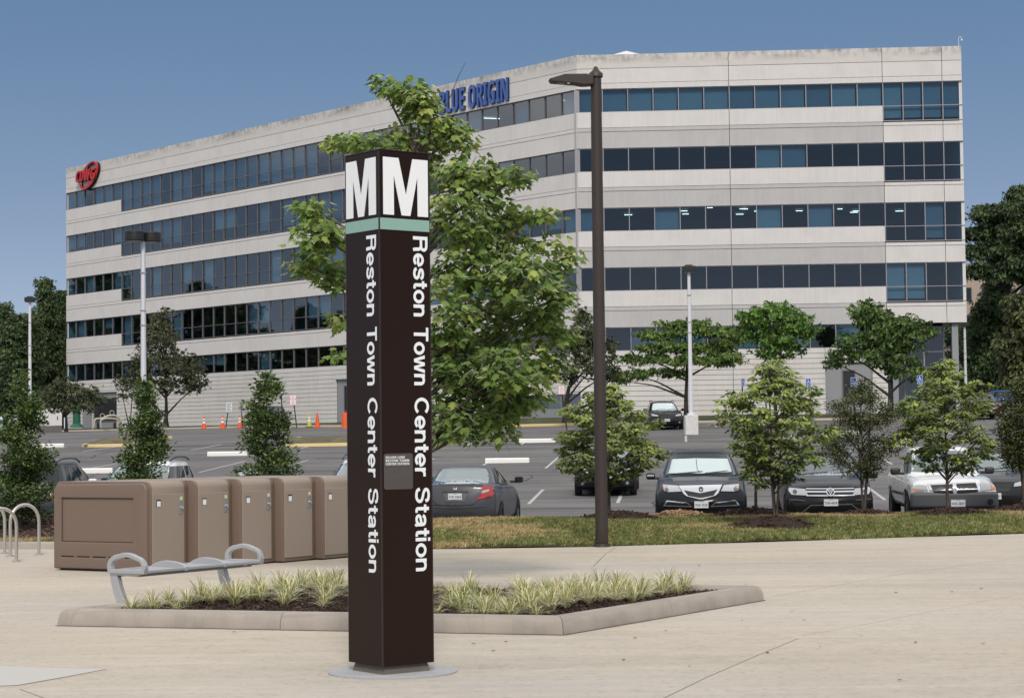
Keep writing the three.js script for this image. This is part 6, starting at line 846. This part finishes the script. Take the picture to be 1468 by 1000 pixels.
// ================================================================ signs, cones and small things by the building
{
  const post = mat(0.03, 0.035, 0.03, 0.6), W = document.createElement('canvas'); W.width = 128; W.height = 192; const k = W.getContext('2d'); k.fillStyle = '#1d50a8'; k.fillRect(0, 0, 128, 192); k.strokeStyle = '#e8eefb'; k.lineWidth = 5; k.strokeRect(5, 5, 118, 182); k.fillStyle = '#eef2fb'; k.beginPath(); k.arc(58, 34, 11, 0, 7); k.fill(); k.lineWidth = 11; k.lineCap = 'round'; k.strokeStyle = '#eef2fb'; k.beginPath(); k.moveTo(58, 50); k.lineTo(60, 92); k.lineTo(88, 92); k.lineTo(98, 128); k.stroke(); k.beginPath(); k.moveTo(60, 68); k.lineTo(84, 68); k.stroke(); k.lineWidth = 9; k.beginPath(); k.arc(60, 108, 32, -2.2 + 0.0, 1.4, true); k.stroke(); k.font = 'bold 17px sans-serif'; k.textAlign = 'center'; k.fillText('RESERVED', 64, 166);
  const wt = new THREE.CanvasTexture(W); wt.colorSpace = THREE.SRGBColorSpace; const wheel = mat(1, 1, 1, 0.4, { map: wt });
  const pk = (draw) => { const c = document.createElement('canvas'); c.width = 96; c.height = 144; const q = c.getContext('2d'); draw(q); const t = new THREE.CanvasTexture(c); t.colorSpace = THREE.SRGBColorSpace; return mat(1, 1, 1, 0.45, { map: t }); };
  const noPark = pk((q) => { q.fillStyle = '#e9e2e0'; q.fillRect(0, 0, 96, 144); q.strokeStyle = '#b5433f'; q.lineWidth = 4; q.strokeRect(4, 4, 88, 136); q.fillStyle = '#b5433f'; q.font = 'bold 24px sans-serif'; q.textAlign = 'center'; q.fillText('NO', 48, 38); q.font = 'bold 19px sans-serif'; q.fillText('PARKING', 48, 66, 80); q.fillText('FIRE', 48, 98); q.fillText('LANE', 48, 124); });
  const notice = pk((q) => { q.fillStyle = '#d3d6da'; q.fillRect(0, 0, 96, 144); q.strokeStyle = '#5a6672'; q.lineWidth = 3; q.strokeRect(4, 4, 88, 136); q.fillStyle = '#5a6672'; for (let i = 0; i < 5; i++) q.fillRect(18, 26 + i * 22, 60 - (i % 2) * 18, 9); }), pinkPark = noPark;
  const grey = mat(0.35, 0.36, 0.37, 0.5, { metalness: 0.4 });
  const sign = (px, py, d, w, h, m, label, turn = 0, leanX = 0, name = 'road_sign') => { const p = at(px, py, d), gy = Math.max(lotY(p.x, d), d > 121 ? BASE - 0.6 : 0), top = p.y - gy, o = thing(name, label, 'sign', [p.x, gy, p.z], turn); part(o, 'post', rod(V3(-leanX, 0, 0), V3(0, top + h / 2, 0), 0.04, 0.04, 8), post); const pl = part(o, 'plate', box(w, h, 0.02, 0, top, 0.05), [grey, grey, grey, grey, m, grey]); return o; };
  sign(1318.5, 544, 119.4, 0.34, 0.52, wheel, 'blue wheelchair parking sign in front of the glazed corner'); sign(1223.5, 547, 119.2, 0.34, 0.50, wheel, 'blue wheelchair parking sign in front of the grey service doors'); sign(1158, 548, 119.0, 0.34, 0.46, wheel, 'blue wheelchair parking sign on a leaning post right of the tall leafy tree', 0.5, -0.35); sign(1064, 548, 118.8, 0.34, 0.46, wheel, 'blue wheelchair parking sign partly behind the tall leafy tree', 0.9);
  sign(328.5, 583.5, 150, 0.50, 0.75, notice, 'pale notice sign on a leaning post between the orange cones', 0.1, 0.25); sign(345.5, 583, 150, 0.50, 0.72, notice, 'grey sign seen nearly edge on left of the middle evergreen', 1.25, -0.25); sign(420, 573, 140, 0.46, 0.72, noPark, 'white sign with red lettering right of the middle evergreen', 0.1, -0.25); sign(804.5, 559, 113.5, 0.36, 0.48, noPark, 'pinkish sign beside the dark tree at the bend of the building', 0.2, -0.3); sign(403.5, 570, 141, 0.06, 0.5, post, 'bare dark post with its sign turned edge on by the middle evergreen', 0.2, 0, 'sign_post');
  const orange = mat(0.72, 0.10, 0.022, 0.6), white = mat(0.72, 0.72, 0.72, 0.5), lime = mat(0.45, 0.50, 0.06, 0.6);
  const cone = (px, py, d, h, label, body = orange, bands = true, group) => { const p = at(px, py, d), y = lotY(p.x, d), o = thing('traffic_cone', label, 'traffic cone', [p.x, y, p.z], 0.3), r = h * 0.20; part(o, 'cone', lathe([[r, 0.03], [r * 0.9, 0.05], [r * 0.2, h - 0.02], [r * 0.12, h], [0, h]], 18), body); part(o, 'base', rbox(r * 2.5, 0.05, r * 2.5, 0.01, 0, 0.025, 0), body === orange ? orange : CM.trim); if (bands) for (const [t0, t1] of [[0.42, 0.58], [0.68, 0.80]]) { const q = (t) => lerp(r * 0.9, r * 0.2, (t * h - 0.05) / (h - 0.07)) + 0.006; part(o, 'band', lathe([[q(t0), t0 * h], [q(t1), t1 * h]], 18), white); } };
  cone(292.5, 612, 147, 0.95, 'orange cone with white bands, leftmost of the cones by the building'); cone(319, 612, 147, 0.98, 'orange cone with white bands, second from the left by the building'); cone(344, 611, 148, 0.95, 'orange cone with white bands half hidden left of the middle evergreen'); cone(443.5, 609, 143, 0.95, 'yellow green cone with orange foot right of the middle evergreen', lime); cone(455, 610, 141, 1.05, 'tall plain orange cone right of the yellow green cone', orange, false);
  { const p = at(495, 612, 136), o = thing('traffic_barrel', 'orange and white banded barrel at the left edge of the pylon', 'traffic barrel', [p.x, lotY(p.x, 136), p.z]); part(o, 'drum', lathe([[0.30, 0], [0.30, 0.06], [0.26, 0.08], [0.23, 0.95], [0.10, 1.0], [0, 1.0]], 22), orange); for (const y of [0.3, 0.62]) part(o, 'band', lathe([[0.258 - 0.03 * y, y], [0.252 - 0.03 * y, y + 0.15]], 22), white); part(o, 'handle', tube([[-0.07, 0.98, 0], [-0.06, 1.1, 0], [0.06, 1.1, 0], [0.07, 0.98, 0]], 0.02, 10, 6), orange); }
  // transformer cabinet, hydrant, pipe rack at the far left
  { const p = at(70, 612, 152), y = lotY(p.x, 152), o = thing('utility_cabinet', 'large white utility cabinet with doors on a concrete base at the far left', 'utility cabinet', [p.x, y, p.z], 0.25), wm = mat(0.68, 0.68, 0.68, 0.5), s = 152 / F; const w = 36 * s, h = 26 * s, b = 8 * s; part(o, 'plinth', box(w, b, 1.4, 0, b / 2, 0), mat(0.14, 0.13, 0.12, 0.9)); const c = part(o, 'cabinet', rbox(w, h, 1.4, 0.03, 0, b + h / 2, 0), wm); for (const sx of [-0.24, 0.27]) { const dr = part(o, 'door', rbox(w * 0.46, h * 0.93, 0.04, 0.01, sx * w, b + h / 2, 0.71), wm); part(dr, 'handle', box(0.06, 0.25, 0.04, sx * w + 0.1, b + h * 0.45, 0.745), CM.trim); part(dr, 'hazard_label', box(0.14, 0.14, 0.004, sx * w + 0.2, b + h * 0.78, 0.733), CM.trim); } part(o, 'roof_lip', box(w + 0.08, 0.05, 1.5, 0, b + h + 0.025, 0), wm); }
  { const p = at(110, 616, 158), y = lotY(p.x, 158) + 0.3, gm = mat(0.012, 0.10, 0.055, 0.5), o = thing('standpipe', 'dark green standpipe on a flared base beside the grey louvre wall', 'standpipe', [p.x, y, p.z]); part(o, 'base', lathe([[0.6, 0], [0.42, 0.2], [0.3, 0.35], [0, 0.35]], 16), gm); part(o, 'pipe', cyl(0.3, 0.28, 1.1, 0, 0.3, 0, 14), gm); part(o, 'head', merge([rbox(0.75, 0.55, 0.6, 0.08, 0, 1.65, 0), cyl(0.36, 0.3, 0.4, 0, 1.95, 0, 14)]), gm); part(o, 'outlet', merge([cyl(0.14, 0.14, 0.3).rotateZ(Math.PI / 2).translate(-0.3, 1.7, 0), cyl(0.14, 0.14, 0.3).rotateZ(-Math.PI / 2).translate(0.3, 1.7, 0)]), gm); }
  { const p = at(152, 613, 166), o = thing('pipe_rack', 'pale pipework with valves in front of the louvre wall', 'pipework', [p.x, BASE - 0.2, p.z], 0.5), pm = mat(0.45, 0.42, 0.36, 0.6); part(o, 'upright', cyl(0.07, 0.07, 1.9, -1.1, 0, 0, 10), pm); part(o, 'pipe', merge([tube([[-1.0, 0.15, 0], [-0.9, 0.75, 0], [-0.3, 0.85, 0], [0.2, 1.05, 0], [0.8, 1.05, 0], [1.2, 0.7, 0], [1.2, 0.1, 0]], 0.09, 40, 8), tube([[-0.5, 0.1, 0.3], [-0.5, 0.7, 0.3], [0.9, 0.7, 0.3], [0.9, 0.1, 0.3]], 0.08, 30, 8)]), pm); part(o, 'valve', merge([new THREE.TorusGeometry(0.18, 0.03, 6, 16).translate(-0.3, 1.05, 0), new THREE.TorusGeometry(0.18, 0.03, 6, 16).translate(0.5, 1.3, 0)]), pm); part(o, 'stand', merge([box(0.12, 0.5, 0.4, -0.7, 0.25, 0.1), box(0.12, 0.5, 0.4, 0.7, 0.25, 0.1)]), CM.trim); }
}
// ================================================================ trees by the building and the woods beyond
function farTree(name, label, category, px, py, d, y0, blobs, opt, group) {   // blobs in photo pixels: [px, py, rx, ry, clusters]
  const p = at(px, py, d), base = V3(p.x, y0 ?? p.y, p.z), k = d / F, o = thing(name, label, category, base.toArray(), 0, group), r = rng(opt.seed * 7 + 1);
  const bl = blobs.map(([bx, by, rx, ry, n, dz]) => { const q = at(bx, by, d).sub(base), spread = opt.deep ?? 0.8; return [q.x, q.y, dz ?? (r() - 0.5) * rx * k * spread * 1.4, rx * k, ry * k, Math.min(rx, ry * 2.2) * k * 0.9, n]; });
  makeTree(o, { trunkTop: opt.top ? at(px, opt.top, d).y - base.y : Math.max(...bl.map((b) => b[1])) * 0.95, trunkR: 0.16, leaf: LEAF.clump, leafMat: leafPlain, size: 0.34, leaves: 3, spread: 0.35, droop: 0.3, wild: 1.4, shell: 0.8, twigs: 0.3, twigR: 0.025, clusterTone: 0.3, bark: barkDark, ...opt, blobs: bl }); return o;
}
const dull = greens([0.034, 0.046, 0.017], [0.076, 0.090, 0.034], [0.11, 0.125, 0.05], 0.1), midG = greens([0.045, 0.087, 0.015], [0.112, 0.188, 0.033], [0.210, 0.285, 0.060], 0.12), deepG = greens([0.018, 0.036, 0.013], [0.060, 0.101, 0.029], [0.117, 0.166, 0.058], 0.10), brightG = greens([0.053, 0.128, 0.018], [0.128, 0.240, 0.038], [0.195, 0.315, 0.060], 0.12);
farTree('street_tree', 'dark olive tree with forked trunk beside the white double lamp', 'tree', 238, 612, 160, BASE - 0.1, [[232, 455, 16, 16, 26], [230, 480, 26, 20, 46], [224, 506, 34, 18, 56], [252, 520, 34, 18, 52], [196, 524, 20, 14, 26], [275, 530, 22, 16, 28], [212, 548, 36, 18, 52], [258, 550, 34, 16, 40], [182, 548, 12, 14, 16], [284, 552, 14, 8, 12]], { seed: 101, tone: dull, size: 0.19, leaves: 5, spread: 0.55, fork: 0.12, limbs: 0.5, trunkR: 0.19, top: 530, rise: 0.9 });
farTree('street_tree', 'small wide dark tree beside the white utility cabinet', 'tree', 95, 622, 146, null, [[96, 552, 22, 10, 24], [70, 568, 22, 12, 28], [104, 568, 30, 12, 44], [134, 566, 22, 10, 24], [112, 582, 30, 8, 26], [80, 582, 22, 8, 20]], { seed: 102, tone: dull, size: 0.19, leaves: 5, spread: 0.55, fork: 0.3, top: 570, trunkR: 0.14 });
farTree('street_tree', 'thin sparse young tree left of the dark olive tree', 'tree', 186, 613, 163, BASE - 0.1, [[184, 545, 14, 10, 9], [190, 562, 16, 8, 8], [176, 572, 10, 6, 4]], { seed: 103, tone: dull, size: 0.24, leaves: 2, stems: 3, stemSpread: 0.35, trunkR: 0.06, top: 556 });
farTree('street_tree', 'dark bare looking tree at the bend of the building behind the brown lamp post', 'tree', 812, 601, 121, 2.75, [[836, 452, 14, 16, 30], [840, 480, 26, 18, 66], [826, 504, 34, 16, 72], [866, 500, 18, 20, 42], [852, 528, 34, 12, 57], [806, 538, 24, 14, 39], [874, 536, 16, 10, 21]], { seed: 104, tone: dull, size: 0.19, spread: 0.42, fork: 0.3, trunkR: 0.2, top: 520, rise: 1.0, lean: [0.5, 0] });
farTree('street_tree', 'flat topped spreading tree in layers behind the white lamp with the square head', 'tree', 984, 601, 122, 2.75, [[985, 464, 44, 7, 69], [946, 480, 36, 7, 54], [1012, 476, 46, 8, 78], [1046, 488, 24, 8, 30], [960, 498, 50, 7, 81], [1006, 500, 56, 8, 93], [924, 514, 34, 8, 51], [980, 518, 46, 7, 66], [1036, 516, 34, 10, 57], [908, 536, 30, 8, 45], [958, 534, 34, 6, 39], [890, 546, 14, 6, 15]], { seed: 105, tone: midG, size: 0.19, spread: 0.42, flat: 0.35, droop: 0.1, wild: 0.8, fork: 0.32, trunkR: 0.17, top: 500, rise: 0.45, limbs: 0.5 });
farTree('street_tree', 'bright green rounded tree in the middle of the right wing', 'tree', 1112, 592, 123.5, 2.8, [[1074, 452, 18, 10, 33], [1108, 448, 30, 14, 78], [1130, 462, 30, 14, 69], [1086, 474, 32, 16, 84], [1124, 484, 34, 14, 75], [1152, 474, 20, 8, 27], [1112, 504, 32, 12, 60], [1138, 500, 12, 8, 12]], { seed: 106, tone: brightG, size: 0.21, spread: 0.4, fork: 0.4, trunkR: 0.13, top: 480 });
farTree('street_tree', 'broad green tree with dark trunk before the glazed corner on the right', 'tree', 1276, 594, 121, 2.8, [[1240, 446, 22, 14, 48], [1262, 462, 34, 16, 87], [1300, 464, 24, 12, 48], [1322, 474, 20, 12, 39], [1250, 486, 46, 16, 111], [1296, 490, 36, 16, 81], [1212, 506, 20, 12, 39], [1262, 510, 40, 14, 72], [1196, 520, 14, 8, 15], [1290, 526, 34, 12, 48], [1312, 536, 18, 8, 18]], { seed: 107, tone: greens([0.033, 0.069, 0.013], [0.090, 0.158, 0.030], [0.150, 0.225, 0.045], 0.12), size: 0.21, spread: 0.4, fork: 0.3, trunkR: 0.2, top: 500, limbs: 0.5 });
farTree('bush', 'low green bush at the foot of the tree by the glazed corner', 'bush', 1297, 592, 122, 2.8, [[1290, 586, 6, 4, 8], [1300, 590, 10, 4, 14]], { seed: 108, tone: midG, size: 0.16, trunkR: 0.04, limbs: 0.5 });
// woods on the left and right
const wood = { size: 0.26, spread: 0.8, leaves: 15, trunkR: 0.3, twigs: 0.1, twigR: 0.04, clusterTone: 0.35 };
farTree('woods_tree', 'dark conifer like tree at the very left edge of the woods', 'tree', 8, 615, 190, 2.2, [[2, 456, 11, 18, 34], [4, 478, 22, 26, 80], [2, 520, 26, 30, 90], [4, 565, 28, 30, 90]], { ...wood, seed: 111, tone: deepG });
farTree('woods_tree', 'pale green tree with tall thin leader in the left woods', 'tree', 62, 615, 200, 2.2, [[66, 412, 9, 10, 18], [66, 436, 10, 12, 26], [62, 462, 22, 16, 60], [62, 486, 32, 22, 96], [58, 522, 34, 26, 110], [60, 562, 36, 26, 100]], { ...wood, seed: 112, tone: greens([0.025, 0.046, 0.014], [0.070, 0.112, 0.031], [0.126, 0.169, 0.056], 0.15) });
farTree('woods_tree', 'green tree touching the left end wall of the building', 'tree', 88, 615, 207, 2.2, [[90, 428, 10, 12, 24], [84, 450, 18, 16, 50], [88, 482, 22, 22, 70], [88, 525, 26, 28, 90], [84, 570, 30, 28, 90]], { ...wood, seed: 113, tone: greens([0.022, 0.042, 0.012], [0.064, 0.109, 0.029]) });
farTree('woods_tree', 'dark tree filling the gap between the two left woods trees', 'tree', 32, 615, 188, 2.2, [[30, 466, 12, 14, 30], [30, 480, 24, 22, 76], [32, 520, 28, 28, 100], [30, 565, 34, 30, 110]], { ...wood, seed: 114, tone: deepG });
farTree('woods_tree', 'very large dark tree towering at the right edge of the photo', 'tree', 1452, 600, 166, 2.9, [[1466, 284, 16, 14, 40], [1484, 300, 30, 22, 90], [1440, 306, 26, 12, 50], [1412, 308, 18, 10, 26], [1454, 330, 34, 18, 90], [1408, 334, 20, 12, 34], [1486, 345, 40, 30, 120], [1436, 358, 32, 16, 76], [1398, 360, 12, 10, 16], [1462, 385, 30, 16, 60], [1404, 388, 18, 8, 20], [1490, 395, 30, 20, 60], [1430, 396, 16, 8, 16]], { ...wood, seed: 115, tone: deepG, size: 0.25, trunkR: 0.45, top: 350, limbs: 0.4, fork: 0.35 });
farTree('woods_tree', 'mid green tree rising behind the right end of the building', 'tree', 1428, 600, 172, 3.0, [[1430, 412, 14, 12, 36], [1424, 440, 28, 18, 76], [1444, 462, 30, 20, 84], [1410, 470, 24, 20, 68], [1430, 500, 40, 24, 130], [1402, 520, 26, 24, 84], [1440, 540, 36, 22, 100]], { ...wood, seed: 116, tone: greens([0.019, 0.039, 0.012], [0.058, 0.104, 0.025], [0.099, 0.140, 0.042], 0.1) });
farTree('woods_tree', 'yellowish green tree at the right edge beneath the large dark one', 'tree', 1470, 600, 158, 3.0, [[1466, 438, 22, 16, 60], [1480, 470, 34, 24, 110], [1458, 500, 32, 22, 96], [1484, 530, 40, 28, 120], [1462, 556, 30, 18, 70]], { ...wood, seed: 117, tone: greens([0.042, 0.056, 0.017], [0.099, 0.120, 0.036], [0.155, 0.169, 0.056], 0.15) });
farTree('woods_tree', 'shady tree low behind the thin white lamp at the right end of the building', 'tree', 1380, 600, 180, 3.0, [[1378, 480, 20, 20, 60], [1384, 512, 24, 22, 76], [1382, 548, 28, 22, 90], [1410, 560, 30, 20, 80], [1446, 572, 34, 16, 80]], { ...wood, seed: 118, tone: deepG });
// woods beyond the left of the frame, which the glass of the left wing mirrors
{
  const r = rng(900); let n = 0; const spots = [[-84, 214, 21], [-92, 204, 19], [-80, 200, 20], [-97, 192, 18], [-86, 186, 16], [-100, 180, 15], [-88, 172, 13.5], [-98, 164, 12.5], [-90, 156, 11], [-78, 216, 20]];
  for (const [x, d, h] of spots) { const o = thing('woods_tree', 'dark woods tree outside the left of the view, number ' + (n + 1) + ' from the back', 'tree', [x, lotY(x, d), -d], 0, 'woods west of the lot'), bl = []; for (let k = 0; k < 11; k++) { const t = (k + 0.5) / 11, a = k * 2.4, w = h * 0.26 * Math.sin(Math.PI * (0.12 + 0.85 * t)); bl.push([Math.cos(a) * w * 0.7, h * (0.16 + 0.80 * t), Math.sin(a) * w * 0.7, w * 0.8 + 0.6, h * 0.085, w * 0.8 + 0.6, 46]); } makeTree(o, { seed: 300 + n++, trunkTop: h * 0.9, trunkR: 0.3, leaf: LEAF.clump, leafMat: leafPlain, size: 0.6, leaves: 5, spread: 0.9, shell: 0.8, twigs: 0, tone: deepG, clusterTone: 0.35, bark: barkDark, blobs: bl }); o.userData.label = 'dark woods tree west of the lot, out of the photograph'; }
}
// a beige building glimpsed through the right-hand trees
{
  const p = at(1398, 420, 260), o = thing('distant_building', 'beige building glimpsed between trees at the right end', 'building', [p.x + 3, 3.3, p.z], 0.2), h = at(1398, 388, 260).y - 3.3; part(o, 'wall', box(16, h, 10, 0, h / 2, 0), mat(0.38, 0.31, 0.25, 0.85)); part(o, 'roof', box(16.6, 0.4, 10.6, 0, h + 0.2, 0), mat(0.2, 0.18, 0.17, 0.8)); for (let f = 1; f < 5; f++) for (let k = 0; k < 6; k++) { const w = part(o, 'window', box(1.3, 1.7, 0.1, -6.6 + k * 2.6, h - f * 3.4, 5.02), M.mullion); part(w, 'pane', box(1.1, 1.5, 0.06, -6.6 + k * 2.6, h - f * 3.4, 5.06), CM.glass); }
}
renderer.render(scene, camera);
